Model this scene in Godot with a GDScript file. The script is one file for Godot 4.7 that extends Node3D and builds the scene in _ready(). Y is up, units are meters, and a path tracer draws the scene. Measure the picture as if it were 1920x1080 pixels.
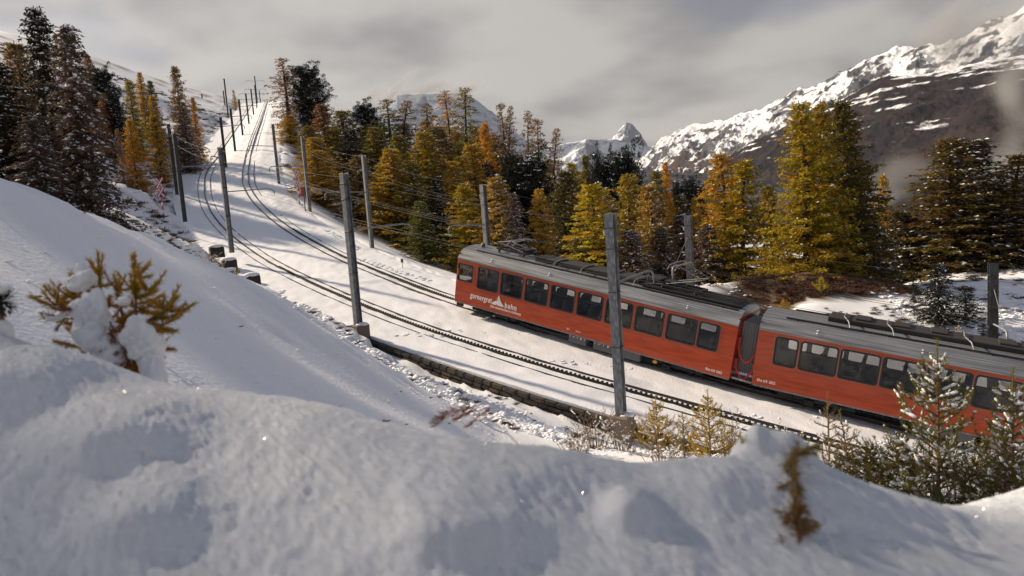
extends Node3D
const PATH_A := [
	Vector3(37.14,-13.74,-7.69), Vector3(24.65,-11.06,-13.43), Vector3(13.95,-8.77,-18.35), Vector3(11.32,-8.21,-19.56), Vector3(8.78,-7.68,-21.05), Vector3(6.55,-7.25,-22.63), Vector3(3.73,-6.62,-24.51), Vector3(2.00,-6.26,-25.60),
	Vector3(-0.65,-5.64,-27.67), Vector3(-3.45,-5.01,-29.94), Vector3(-5.04,-4.61,-31.32), Vector3(-8.15,-3.81,-34.56), Vector3(-10.42,-3.20,-37.02), Vector3(-14.05,-2.18,-41.43), Vector3(-16.61,-1.39,-44.95), Vector3(-20.89,0.25,-51.15),
	Vector3(-23.75,1.79,-55.62), Vector3(-25.59,2.99,-59.09), Vector3(-27.56,4.49,-63.56), Vector3(-29.22,5.85,-68.00), Vector3(-30.92,7.29,-73.42), Vector3(-32.73,9.00,-80.29), Vector3(-35.10,11.00,-88.15), Vector3(-39.36,14.70,-102.89),
	Vector3(-45.21,19.41,-122.51), Vector3(-52.46,24.96,-146.05), Vector3(-63.08,33.00,-180.37), Vector3(-67.12,33.91,-193.42), Vector3(-76.07,32.41,-222.32),
]
const PATH_B := [
	Vector3(37.92,-13.13,-7.73), Vector3(26.22,-10.80,-15.04), Vector3(16.18,-8.80,-21.31), Vector3(12.70,-8.10,-23.49), Vector3(8.60,-7.24,-26.45), Vector3(4.21,-6.16,-29.53), Vector3(0.88,-5.28,-31.92), Vector3(-3.14,-4.19,-35.28),
	Vector3(-5.99,-3.38,-38.43), Vector3(-10.11,-2.16,-43.24), Vector3(-12.71,-1.26,-46.69), Vector3(-15.42,-0.22,-50.43), Vector3(-18.57,1.21,-55.08), Vector3(-21.47,2.96,-59.57), Vector3(-23.37,4.27,-63.53), Vector3(-24.89,5.52,-67.49),
	Vector3(-27.07,7.70,-74.42), Vector3(-29.46,9.98,-82.31), Vector3(-32.65,12.88,-93.13), Vector3(-37.53,17.19,-109.85), Vector3(-44.96,23.19,-134.39), Vector3(-56.10,31.35,-170.63), Vector3(-60.12,32.23,-183.71), Vector3(-69.02,30.78,-212.68),
]
const GROUND_1 := [
	Vector3(-7.70,1.80,-8.24), Vector3(-6.63,0.99,-9.16), Vector3(-6.27,0.26,-10.79), Vector3(-5.84,-0.15,-12.05), Vector3(-5.35,-0.81,-13.49), Vector3(-4.54,-1.52,-14.42), Vector3(-2.64,-2.85,-13.27), Vector3(-1.64,-3.23,-11.72),
	Vector3(-0.86,-3.28,-9.70), Vector3(-4.93,0.27,-5.56), Vector3(-3.75,-0.35,-4.99), Vector3(-4.73,-0.36,-7.51), Vector3(-3.62,-0.75,-6.46), Vector3(-4.62,-0.50,-9.00), Vector3(-3.46,-1.52,-9.39), Vector3(-2.47,-1.56,-6.87),
	Vector3(-1.93,-2.38,-8.79), Vector3(-8.78,-0.55,-18.05), Vector3(-7.16,-1.50,-17.94), Vector3(-5.99,-2.59,-18.83), Vector3(-9.40,-0.00,-16.09), Vector3(-10.42,0.46,-15.14), Vector3(-3.51,-4.13,-19.17), Vector3(-1.93,-4.61,-16.60),
	Vector3(-0.97,-4.77,-15.58), Vector3(0.22,-4.85,-14.06), Vector3(-1.18,-5.24,-20.05), Vector3(-6.32,-4.17,-26.20), Vector3(1.14,-5.67,-17.49), Vector3(-0.04,-4.47,-11.59), Vector3(-15.64,-1.79,-36.02), Vector3(-18.22,-0.80,-38.14),
	Vector3(-21.35,0.51,-42.30), Vector3(-21.82,1.59,-40.41), Vector3(-11.59,-2.40,-30.92), Vector3(-8.43,-3.44,-27.29), Vector3(3.14,-6.69,-17.88), Vector3(5.70,-6.52,-16.90), Vector3(6.70,-5.91,-13.44), Vector3(7.28,-5.25,-11.00),
	Vector3(8.62,-5.35,-10.99), Vector3(4.69,-4.23,-8.09), Vector3(3.21,-4.34,-9.59), Vector3(0.00,-1.50,-1.50), Vector3(-3.00,-1.10,-2.00), Vector3(3.00,-2.10,-2.00), Vector3(-6.00,-0.20,-2.50), Vector3(6.00,-3.20,-3.00),
	Vector3(0.00,-1.20,4.00), Vector3(-8.00,1.50,4.00), Vector3(8.00,-4.00,4.00), Vector3(0.00,-2.30,-5.00), Vector3(3.00,-3.40,-5.50), Vector3(-14.00,4.00,0.00), Vector3(14.00,-6.50,0.00), Vector3(24.00,-10.00,0.00),
	Vector3(-30.00,12.00,0.00), Vector3(24.00,-10.00,-10.00), Vector3(-25.35,1.47,-50.45), Vector3(-25.99,2.32,-53.56), Vector3(-28.16,4.89,-52.84), Vector3(-20.36,2.01,-34.42), Vector3(-19.87,1.44,-30.33), Vector3(-20.28,1.69,-28.35),
	Vector3(-22.19,3.02,-26.48), Vector3(-32.42,6.72,-57.06), Vector3(-28.92,5.18,-44.82), Vector3(-37.00,11.44,-69.64), Vector3(-35.61,12.69,-75.81), Vector3(-34.05,8.14,-67.27), Vector3(-33.66,10.32,-73.54), Vector3(-38.50,11.03,-67.59),
	Vector3(-32.83,7.54,-61.17), Vector3(-34.73,9.84,-79.53), Vector3(-38.97,14.33,-94.10), Vector3(-47.45,21.41,-121.02), Vector3(-57.90,28.22,-153.94), Vector3(-54.37,22.82,-113.12), Vector3(-68.17,29.14,-118.84), Vector3(-79.54,32.32,-114.16),
	Vector3(-108.17,48.02,-156.10), Vector3(-96.70,44.17,-155.68), Vector3(-89.87,41.82,-157.43), Vector3(-78.82,36.92,-164.95), Vector3(-68.11,34.41,-174.73), Vector3(-67.95,34.40,-182.78), Vector3(-113.75,46.68,-135.83), Vector3(-48.43,12.85,-61.75),
	Vector3(-31.00,5.98,-69.05), Vector3(-33.67,7.80,-77.29), Vector3(36.09,-14.36,-5.42), Vector3(35.05,-14.74,-3.15), Vector3(27.92,-12.61,-9.18), Vector3(26.87,-12.99,-6.91), Vector3(19.74,-10.85,-12.94), Vector3(18.69,-11.23,-10.67),
	Vector3(11.59,-9.10,-16.67), Vector3(10.58,-9.48,-14.39), Vector3(9.50,-7.30,-30.52), Vector3(12.16,-8.90,-34.52), Vector3(17.14,-12.40,-42.02), Vector3(27.10,-18.90,-57.01), Vector3(3.58,-7.52,-21.61), Vector3(2.20,-7.90,-19.53),
	Vector3(2.87,-5.67,-35.36), Vector3(5.90,-7.27,-39.09), Vector3(11.56,-10.77,-46.08), Vector3(22.90,-17.27,-60.06), Vector3(-3.87,-5.89,-27.05), Vector3(-5.44,-6.27,-25.11), Vector3(-2.85,-4.04,-40.89), Vector3(0.61,-5.64,-44.21),
	Vector3(7.11,-9.14,-50.44), Vector3(20.10,-15.64,-62.90), Vector3(-10.58,-4.26,-33.49), Vector3(-8.04,-2.43,-47.06), Vector3(-4.21,-4.03,-49.96), Vector3(2.95,-7.53,-55.41), Vector3(17.29,-14.03,-66.29), Vector3(-16.56,-2.65,-40.59),
	Vector3(-12.97,-0.63,-54.10), Vector3(-9.01,-2.23,-56.81), Vector3(-1.59,-5.73,-61.89), Vector3(13.27,-12.23,-72.06), Vector3(-22.63,-0.08,-47.49), Vector3(-24.69,0.17,-46.08), Vector3(-17.34,1.89,-60.93), Vector3(-13.11,0.29,-63.19),
	Vector3(-5.17,-3.21,-67.44), Vector3(10.70,-9.71,-75.93), Vector3(37.15,-19.71,-90.08), Vector3(76.83,-33.71,-111.31), Vector3(-27.65,2.44,-55.41), Vector3(-29.86,2.69,-54.23), Vector3(-20.58,4.63,-68.20), Vector3(-16.10,3.03,-69.92),
	Vector3(-7.69,-0.47,-73.14), Vector3(9.12,-6.97,-79.57), Vector3(79.16,-30.97,-106.39), Vector3(-31.50,5.18,-64.02), Vector3(-33.84,6.23,-63.12), Vector3(-23.13,7.00,-76.01), Vector3(-18.51,5.40,-77.29), Vector3(-9.83,1.90,-79.69),
	Vector3(7.51,-4.60,-84.50), Vector3(36.42,-14.60,-92.51), Vector3(79.79,-28.60,-104.53), Vector3(-36.82,8.60,-72.22), Vector3(-25.55,9.17,-84.90), Vector3(-20.95,7.57,-86.30), Vector3(-12.35,4.07,-88.93), Vector3(4.87,-2.43,-94.18),
	Vector3(33.57,-12.43,-102.93), Vector3(76.61,-26.43,-116.06), Vector3(-36.74,9.72,-81.48), Vector3(-39.13,10.77,-80.76), Vector3(-28.08,11.35,-93.40), Vector3(-23.47,9.75,-94.72), Vector3(-14.82,6.25,-97.21), Vector3(2.48,-0.25,-102.18),
	Vector3(31.31,-10.25,-110.48), Vector3(74.55,-24.25,-122.91), Vector3(-39.33,11.90,-90.16), Vector3(-41.73,12.95,-89.47), Vector3(-30.58,13.53,-102.06), Vector3(-25.97,11.93,-103.40), Vector3(-17.32,8.43,-105.91), Vector3(-0.03,1.93,-110.92),
]
const GROUND_2 := [
	Vector3(28.78,-8.07,-119.28), Vector3(71.99,-22.07,-131.82), Vector3(-41.81,14.08,-98.80), Vector3(-44.21,15.13,-98.11), Vector3(-33.13,15.64,-110.74), Vector3(-28.52,14.04,-112.10), Vector3(-19.89,10.54,-114.66), Vector3(-2.63,4.04,-119.77),
	Vector3(26.13,-5.96,-128.28), Vector3(69.28,-19.96,-141.06), Vector3(-44.34,16.19,-107.42), Vector3(-46.74,17.24,-106.71), Vector3(-35.71,17.71,-119.40), Vector3(-31.11,16.11,-120.78), Vector3(-22.49,12.61,-123.37), Vector3(-5.25,6.11,-128.54),
	Vector3(23.48,-3.89,-137.17), Vector3(66.58,-17.89,-150.11), Vector3(-46.91,18.26,-116.03), Vector3(-49.31,19.31,-115.31), Vector3(-38.33,19.75,-128.05), Vector3(-33.74,18.15,-129.45), Vector3(-25.13,14.65,-132.08), Vector3(-7.91,8.15,-137.34),
	Vector3(20.78,-1.85,-146.11), Vector3(63.81,-15.85,-159.26), Vector3(-49.52,20.30,-124.63), Vector3(-51.91,21.35,-123.90), Vector3(-40.98,21.79,-136.68), Vector3(-36.39,20.19,-138.09), Vector3(-27.79,16.69,-140.75), Vector3(-10.60,10.19,-146.06),
	Vector3(18.07,0.19,-154.92), Vector3(61.06,-13.81,-168.20), Vector3(-52.16,22.34,-133.22), Vector3(-54.55,23.39,-132.48), Vector3(-43.64,23.81,-145.28), Vector3(-39.05,22.21,-146.69), Vector3(-30.46,18.71,-149.35), Vector3(-13.26,12.21,-154.67),
	Vector3(15.40,2.21,-163.53), Vector3(58.39,-11.79,-176.83), Vector3(-54.82,24.36,-141.82), Vector3(-57.21,25.41,-141.08), Vector3(-46.30,25.86,-153.87), Vector3(-41.71,24.26,-155.29), Vector3(-33.11,20.76,-157.95), Vector3(-15.92,14.26,-163.27),
	Vector3(12.74,4.26,-172.14), Vector3(55.73,-9.74,-185.43), Vector3(-57.48,26.41,-150.42), Vector3(-59.86,27.46,-149.68), Vector3(-48.96,27.95,-162.47), Vector3(-44.37,26.35,-163.89), Vector3(-35.78,22.85,-166.56), Vector3(-18.58,16.35,-171.88),
	Vector3(10.08,6.35,-180.75), Vector3(53.06,-7.65,-194.06), Vector3(-60.14,28.50,-159.01), Vector3(-62.52,29.55,-158.27), Vector3(-51.62,30.01,-171.07), Vector3(-47.04,28.41,-172.49), Vector3(-38.44,24.91,-175.15), Vector3(-21.25,18.41,-180.48),
	Vector3(7.41,8.41,-189.35), Vector3(50.40,-5.59,-202.67), Vector3(-62.80,30.56,-167.61), Vector3(-65.19,31.61,-166.87), Vector3(-54.28,31.96,-179.67), Vector3(-49.70,30.36,-181.09), Vector3(-41.10,26.86,-183.75), Vector3(-23.91,20.36,-189.07),
	Vector3(4.75,10.36,-197.95), Vector3(47.74,-3.64,-211.26), Vector3(-65.46,32.51,-176.21), Vector3(-56.95,33.53,-188.27), Vector3(-52.36,31.93,-189.68), Vector3(-43.76,28.43,-192.35), Vector3(-26.57,21.93,-197.67), Vector3(2.09,11.93,-206.54),
	Vector3(45.08,-2.07,-219.85), Vector3(-68.12,34.08,-184.81), Vector3(-70.51,35.13,-184.07), Vector3(-59.61,33.49,-196.86), Vector3(-55.02,31.89,-198.28), Vector3(-46.42,28.39,-200.94), Vector3(-29.23,21.89,-206.27), Vector3(-0.57,11.89,-215.14),
	Vector3(42.42,-2.11,-228.44), Vector3(-70.78,34.04,-193.40), Vector3(-73.17,35.09,-192.66), Vector3(-62.27,33.13,-205.46), Vector3(-57.68,31.53,-206.88), Vector3(-49.09,28.03,-209.54), Vector3(-31.89,21.53,-214.86), Vector3(-3.23,11.53,-223.73),
	Vector3(39.76,-2.47,-237.04), Vector3(-73.44,33.68,-202.00), Vector3(-75.83,34.73,-201.26), Vector3(-64.93,32.63,-214.06), Vector3(-60.34,31.03,-215.48), Vector3(-51.75,27.53,-218.14), Vector3(-34.55,21.03,-223.46), Vector3(-5.89,11.03,-232.33),
	Vector3(37.09,-2.97,-245.64), Vector3(-76.11,33.18,-210.60), Vector3(-78.49,34.23,-209.86), Vector3(-67.59,32.12,-222.66), Vector3(-63.01,30.52,-224.07), Vector3(-54.41,27.02,-226.74), Vector3(-37.21,20.52,-232.06), Vector3(-8.55,10.52,-240.93),
	Vector3(34.43,-3.48,-254.24), Vector3(-78.77,32.67,-219.20), Vector3(-81.16,33.72,-218.46), Vector3(-68.24,32.01,-224.74), Vector3(-63.65,30.41,-226.16), Vector3(-55.05,26.91,-228.82), Vector3(-37.86,20.41,-234.14), Vector3(-9.20,10.41,-243.02),
	Vector3(33.79,-3.59,-256.32), Vector3(-79.41,32.56,-221.28), Vector3(-81.80,33.61,-220.54), Vector3(1.29,-3.05,-38.40), Vector3(4.17,-3.23,-37.37), Vector3(7.89,-3.97,-35.78), Vector3(10.99,-3.91,-35.79), Vector3(13.33,-4.02,-36.78),
	Vector3(13.36,-4.64,-32.69), Vector3(16.39,-5.63,-32.58), Vector3(17.77,-6.06,-30.52), Vector3(19.50,-6.54,-29.47), Vector3(21.07,-7.00,-28.41), Vector3(22.72,-7.47,-26.35), Vector3(21.33,-5.65,-36.60), Vector3(27.54,-5.83,-41.61),
	Vector3(32.33,-5.61,-43.65), Vector3(37.52,-5.36,-43.68), Vector3(17.82,-4.63,-37.72), Vector3(20.71,-5.07,-38.68), Vector3(15.86,-4.58,-38.73), Vector3(1.49,-4.35,-45.80), Vector3(6.80,-5.63,-45.66), Vector3(12.70,-6.27,-47.60),
	Vector3(17.19,-6.59,-47.57), Vector3(23.32,-7.83,-49.44), Vector3(29.99,-7.74,-51.47), Vector3(38.90,-7.93,-55.47), Vector3(45.51,-7.53,-55.51), Vector3(2.10,-8.79,-69.46), Vector3(13.01,-9.57,-69.37), Vector3(23.92,-10.34,-69.29),
	Vector3(37.32,-11.91,-74.15), Vector3(52.37,-12.35,-79.13), Vector3(62.19,-11.97,-69.11), Vector3(24.75,-9.71,-129.71), Vector3(55.14,-11.87,-129.47), Vector3(95.73,-13.74,-129.27), Vector3(126.05,-16.91,-128.93), Vector3(36.38,-13.06,-15.63),
	Vector3(37.05,-12.71,-17.09), Vector3(29.11,-11.50,-18.97), Vector3(29.78,-11.15,-20.43), Vector3(21.85,-9.95,-22.32), Vector3(22.51,-9.60,-23.77), Vector3(14.76,-8.38,-25.55), Vector3(15.47,-8.03,-26.98), Vector3(8.78,-7.00,-29.44),
]
const GROUND_PLANE := Vector3(9.50987,-0.267485,-0.015503)
const GROUND_W1 := [
	0.18592, 0.08808, -0.03520, 0.07669, 0.04593, 0.15214, 0.00783, 0.03392, -0.03766, 0.13940, 0.12172, -0.10506, -0.00572, 0.03077,
	-0.05014, -0.02557, -0.01732, 0.15020, 0.01734, 0.00537, -0.00803, -0.11291, 0.00208, -0.15840, -0.08136, -0.03433, 0.20127, 0.45887,
	0.21657, -0.22082, -0.01701, -0.03800, 0.02098, 0.18899, 0.17214, 0.01233, 0.04115, 0.17903, 0.10337, 0.00755, 0.36922, 0.00204,
	0.00380, 0.04663, -0.10614, 0.12458, -0.21121, 0.11366, -0.00160, -0.01496, -0.03585, -0.03406, -0.09811, -0.01668, 0.01976, 0.11300,
	0.13564, 0.43819, -0.15366, -0.08433, 0.86104, 0.21494, -0.02330, -0.07475, -0.01707, 0.28107, 0.27842, 0.63609, 1.10021, 0.09020,
	0.37743, 0.07372, 0.48090, 0.20352, 0.30031, 0.38893, 0.17675, 0.20618, 0.08260, -0.01054, 0.07816, 0.02128, 0.06546, -0.01905,
	0.21701, 0.05801, -0.01091, -0.08424, -0.30420, -0.93461, 0.05516, -0.16273, -0.03615, -0.28922, 0.00804, -0.30507, 0.07564, -0.48858,
	-0.27895, -2.00707, -1.60182, -1.10394, 0.04683, -0.52731, -0.52140, -0.94993, -1.28234, -0.24413, -0.03949, -0.68612, 0.00596, -0.47818,
	-0.38110, -0.14381, -0.29571, 0.15482, -0.03583, -0.00052, -0.29961, -0.28090, 0.10336, -0.02894, 0.02160, -0.56925, -0.00337, -0.44745,
	0.10001, -0.03250, 0.04828, -0.08474, -1.10251, -0.97654, -0.26566, -0.76571, 0.12437, -0.00539, 0.06339, 0.11449, -0.34099, -0.25317,
	-0.42179, 0.11107, 0.00131, 0.03631, 0.11556, 0.75448, 0.31986, -0.94802, 0.10564, -0.01199, -0.02839, -0.01323, -0.00975, 0.46318,
	-0.21691, -0.07301, 0.07041, -0.00454, -0.01715, 0.01216, 0.01354, -0.07751, -0.25004, 0.03164, 0.07296, -0.00318, -0.01722, 0.01433,
]
const GROUND_W2 := [
	0.01462, -0.15530, -0.21397, 0.02921, 0.09653, -0.00408, -0.01999, 0.01501, 0.85502, -0.12308, -0.12345, 0.02136, 0.07180, -0.00397,
	-0.01921, 0.01261, 0.22388, -0.06304, -0.24523, -0.11325, 0.06843, -0.00418, -0.01870, 0.00418, 0.00103, -0.03504, -0.27523, -0.04752,
	0.09550, -0.00562, -0.01874, -0.00174, -0.00161, -0.02318, -0.12433, 0.04373, 0.09443, -0.00702, -0.01922, -0.00463, -0.00084, -0.01588,
	-0.12886, 0.05035, 0.08031, -0.00781, -0.02057, -0.00778, -0.00342, -0.01440, -0.20957, 0.02083, 0.08293, -0.00723, -0.02015, -0.00804,
	-0.00339, -0.01044, -0.17695, 0.03080, 0.09135, -0.00914, -0.02294, -0.01000, -0.00318, -0.00565, -0.14215, 0.03032, 0.08695, -0.01374,
	-0.02344, -0.00330, 0.00834, 0.01008, -0.24635, 0.12294, 0.02059, 0.02633, 0.05638, 0.07131, 0.07509, -0.14352, 0.07769, 0.08377,
	-0.01556, -0.02545, -0.00488, 0.00677, 0.00918, -0.14393, 0.07604, 0.09013, -0.00851, -0.02028, -0.00507, 0.00162, 0.00047, -0.13986,
	0.07398, 0.09274, -0.00720, -0.01748, -0.00241, 0.00071, -0.00424, -0.13516, 0.06922, 0.06257, -0.00743, -0.01049, -0.00286, -0.00313,
	-0.00992, -0.08998, 0.05874, 0.07092, 0.00134, -0.02572, -0.03614, -0.04654, -0.07937, -0.13359, 0.01017, 0.44883, 0.82041, 0.43053,
	0.98660, 0.53819, 0.89103, -0.11690, 0.06872, 0.02224, -0.01693, 0.26356, -0.18181, 0.02284, 0.01602, 0.13780, 0.25492, 0.41637,
	0.63526, 0.43791, 0.50820, 1.12637, 0.53834, 0.27930, 0.48647, 0.13307, 0.08649, -0.32632, 0.68863, 0.55227, 0.10470, 0.21165,
	0.10024, -1.14899, 0.36613, 0.40823, 0.12238, -0.03940, 0.00299, -0.04855, -0.01870, -0.03995, -0.19550, -0.01991, -0.12741, 0.10950,
]
const DRIFT_POINTS := [
	Vector3(-2.74,-0.16,-2.90), Vector3(-2.91,-0.30,-3.08), Vector3(-3.22,-0.91,-3.41), Vector3(-3.77,-1.86,-3.99), Vector3(-2.03,-0.29,-2.68), Vector3(-2.18,-0.43,-2.88), Vector3(-2.45,-1.04,-3.24), Vector3(-2.94,-1.99,-3.88),
	Vector3(-1.72,-0.37,-2.52), Vector3(-1.87,-0.51,-2.73), Vector3(-2.12,-1.12,-3.10), Vector3(-2.57,-2.07,-3.76), Vector3(-1.38,-0.45,-2.42), Vector3(-1.50,-0.59,-2.63), Vector3(-1.72,-1.20,-3.02), Vector3(-2.12,-2.15,-3.72),
	Vector3(-1.05,-0.53,-2.31), Vector3(-1.15,-0.67,-2.53), Vector3(-1.34,-1.28,-2.94), Vector3(-1.67,-2.23,-3.67), Vector3(-0.78,-0.55,-2.25), Vector3(-0.86,-0.69,-2.49), Vector3(-1.01,-1.30,-2.91), Vector3(-1.27,-2.25,-3.67),
	Vector3(-0.58,-0.58,-2.15), Vector3(-0.64,-0.72,-2.39), Vector3(-0.76,-1.33,-2.83), Vector3(-0.96,-2.28,-3.60), Vector3(-0.36,-0.63,-2.04), Vector3(-0.40,-0.77,-2.29), Vector3(-0.48,-1.38,-2.73), Vector3(-0.62,-2.33,-3.52),
	Vector3(-0.19,-0.65,-1.94), Vector3(-0.21,-0.79,-2.19), Vector3(-0.26,-1.40,-2.64), Vector3(-0.33,-2.35,-3.43), Vector3(0.03,-0.69,-1.89), Vector3(0.03,-0.83,-2.14), Vector3(0.04,-1.44,-2.59), Vector3(0.05,-2.39,-3.39),
	Vector3(0.25,-0.71,-1.83), Vector3(0.28,-0.85,-2.08), Vector3(0.34,-1.46,-2.53), Vector3(0.45,-2.41,-3.32), Vector3(0.45,-0.74,-1.83), Vector3(0.51,-0.88,-2.07), Vector3(0.62,-1.49,-2.51), Vector3(0.81,-2.44,-3.29),
	Vector3(0.61,-0.77,-1.83), Vector3(0.69,-0.91,-2.06), Vector3(0.84,-1.52,-2.49), Vector3(1.09,-2.47,-3.25), Vector3(0.76,-0.79,-1.83), Vector3(0.86,-0.93,-2.06), Vector3(1.03,-1.54,-2.47), Vector3(1.34,-2.49,-3.21),
	Vector3(0.86,-0.82,-1.84), Vector3(0.96,-0.96,-2.07), Vector3(1.15,-1.57,-2.48), Vector3(1.49,-2.52,-3.20), Vector3(1.02,-0.90,-1.91), Vector3(1.13,-1.04,-2.13), Vector3(1.34,-1.65,-2.53), Vector3(1.72,-2.60,-3.24),
	Vector3(1.20,-0.99,-2.01), Vector3(1.32,-1.13,-2.22), Vector3(1.55,-1.74,-2.61), Vector3(1.96,-2.69,-3.29), Vector3(1.39,-1.07,-2.15), Vector3(1.52,-1.21,-2.36), Vector3(1.77,-1.82,-2.74), Vector3(2.20,-2.77,-3.41),
	Vector3(1.68,-1.17,-2.39), Vector3(1.82,-1.31,-2.59), Vector3(2.08,-1.92,-2.96), Vector3(2.54,-2.87,-3.61), Vector3(1.96,-1.27,-2.58), Vector3(2.11,-1.41,-2.78), Vector3(2.38,-2.02,-3.14), Vector3(2.87,-2.97,-3.77),
	Vector3(2.62,-1.45,-2.76), Vector3(2.79,-1.59,-2.94), Vector3(3.10,-2.20,-3.27), Vector3(3.65,-3.15,-3.85), Vector3(-1.61,-0.76,-1.58), Vector3(-1.26,-0.77,-1.55), Vector3(-0.64,-0.79,-1.50), Vector3(-0.05,-0.81,-1.46),
	Vector3(0.52,-0.83,-1.42), Vector3(1.08,-0.87,-1.41), Vector3(1.35,-0.89,-1.41), Vector3(-1.84,-0.55,-1.95), Vector3(-1.51,-0.57,-1.93), Vector3(-0.98,-0.64,-1.77), Vector3(-0.73,-0.64,-1.80), Vector3(-0.31,-0.69,-1.67),
	Vector3(-0.04,-0.72,-1.62), Vector3(0.28,-0.74,-1.61), Vector3(0.58,-0.76,-1.59), Vector3(0.90,-0.84,-1.55), Vector3(1.21,-0.90,-1.59), Vector3(1.53,-0.93,-1.61), Vector3(-1.43,-0.48,-2.18), Vector3(-0.93,-0.58,-2.02),
	Vector3(-0.42,-0.63,-1.84), Vector3(0.02,-0.69,-1.73), Vector3(0.43,-0.72,-1.70), Vector3(0.71,-0.76,-1.71), Vector3(0.93,-0.86,-1.72), Vector3(-2.60,-1.13,-0.35), Vector3(-2.60,-1.05,-0.95), Vector3(-1.50,-1.11,-0.35),
	Vector3(-1.50,-1.03,-0.95), Vector3(-0.60,-1.09,-0.35), Vector3(-0.60,-1.01,-0.95), Vector3(0.00,-1.08,-0.35), Vector3(0.00,-1.00,-0.95), Vector3(0.60,-1.09,-0.35), Vector3(0.60,-1.01,-0.95), Vector3(1.50,-1.11,-0.35),
	Vector3(1.50,-1.03,-0.95), Vector3(2.60,-1.13,-0.35), Vector3(2.60,-1.05,-0.95),
]
const DRIFT_W := [
	0.43792, 0.61192, 0.28277, -0.13867, 0.37647, 0.65323, -0.07958, -0.24508, 0.22981, 0.03769, -0.59369, -0.43618, 0.25947, 0.20187,
	-0.25755, -0.14778, 0.08715, 0.03378, -0.30966, -0.16415, 0.15446, 0.27691, 0.06336, 0.08033, 0.14069, 0.12314, -0.13884, -0.04531,
	0.11871, 0.13295, -0.09344, -0.02864, 0.07928, -0.01327, -0.24570, -0.12212, 0.03407, 0.07325, -0.09314, -0.02982, 0.08170, 0.07394,
	-0.10653, -0.01854, 0.00591, 0.08258, -0.05603, 0.01229, 0.00597, 0.08699, -0.03056, 0.04279, 0.03102, 0.05641, -0.09867, 0.00862,
	0.11685, 0.13600, -0.12485, -0.00745, -0.04559, 0.15159, -0.23447, -0.12246, -0.07489, 0.17647, -0.50357, -0.33706, -0.05359, 0.30673,
	-0.71914, -0.40614, 0.24218, 0.79467, -0.21368, -0.18045, 0.05022, 0.74618, 0.30529, -0.05167, -0.01788, 0.47065, 0.12550, -0.18474,
	-0.06494, -0.04028, -0.09537, -0.13182, -0.06691, 0.05264, 0.11041, -0.17399, -0.00668, 0.04071, -0.02545, 0.03574, 0.03608, 0.00631,
	0.04234, 0.00280, -0.06546, -0.05781, -0.08923, -0.11570, -0.01289, 0.04289, 0.06016, 0.09798, -0.15593, -0.23291, -0.24681, -0.06029,
	-0.06884, -0.05469, -0.07252, -0.03002, -0.05481, -0.06935, -0.09781, -0.11164, -0.07801, -0.13704, 0.05993,
]
const DRIFT_PLANE := Vector3(-1.26296,-0.127536,0.483324)
const DRIFT_BUMPS := [[0.61, -1.80, 0.045, 0.06, 0.08, 0.06], [0.70, -1.79, 0.09, 0.07, 0.09, 0.095], [-1.17, -1.92, 0.24, 0.11, 0.25, 0.085], [-1.59, -2.16, 0.20, 0.13, 0.25, 0.090], [-0.97, -1.63, 0.15, 0.07, 0.16, 0.060], [-0.04, -1.73, 0.26, 0.10, 0.20, 0.050], [-0.15, -1.54, 0.17, 0.06, 0.13, 0.055], [0.25, -1.57, 0.06, 0.05, 0.07, 0.060], [0.47, -1.69, 0.14, 0.10, 0.20, 0.040], [0.85, -1.70, 0.30, 0.12, 0.14, 0.060]]
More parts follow.
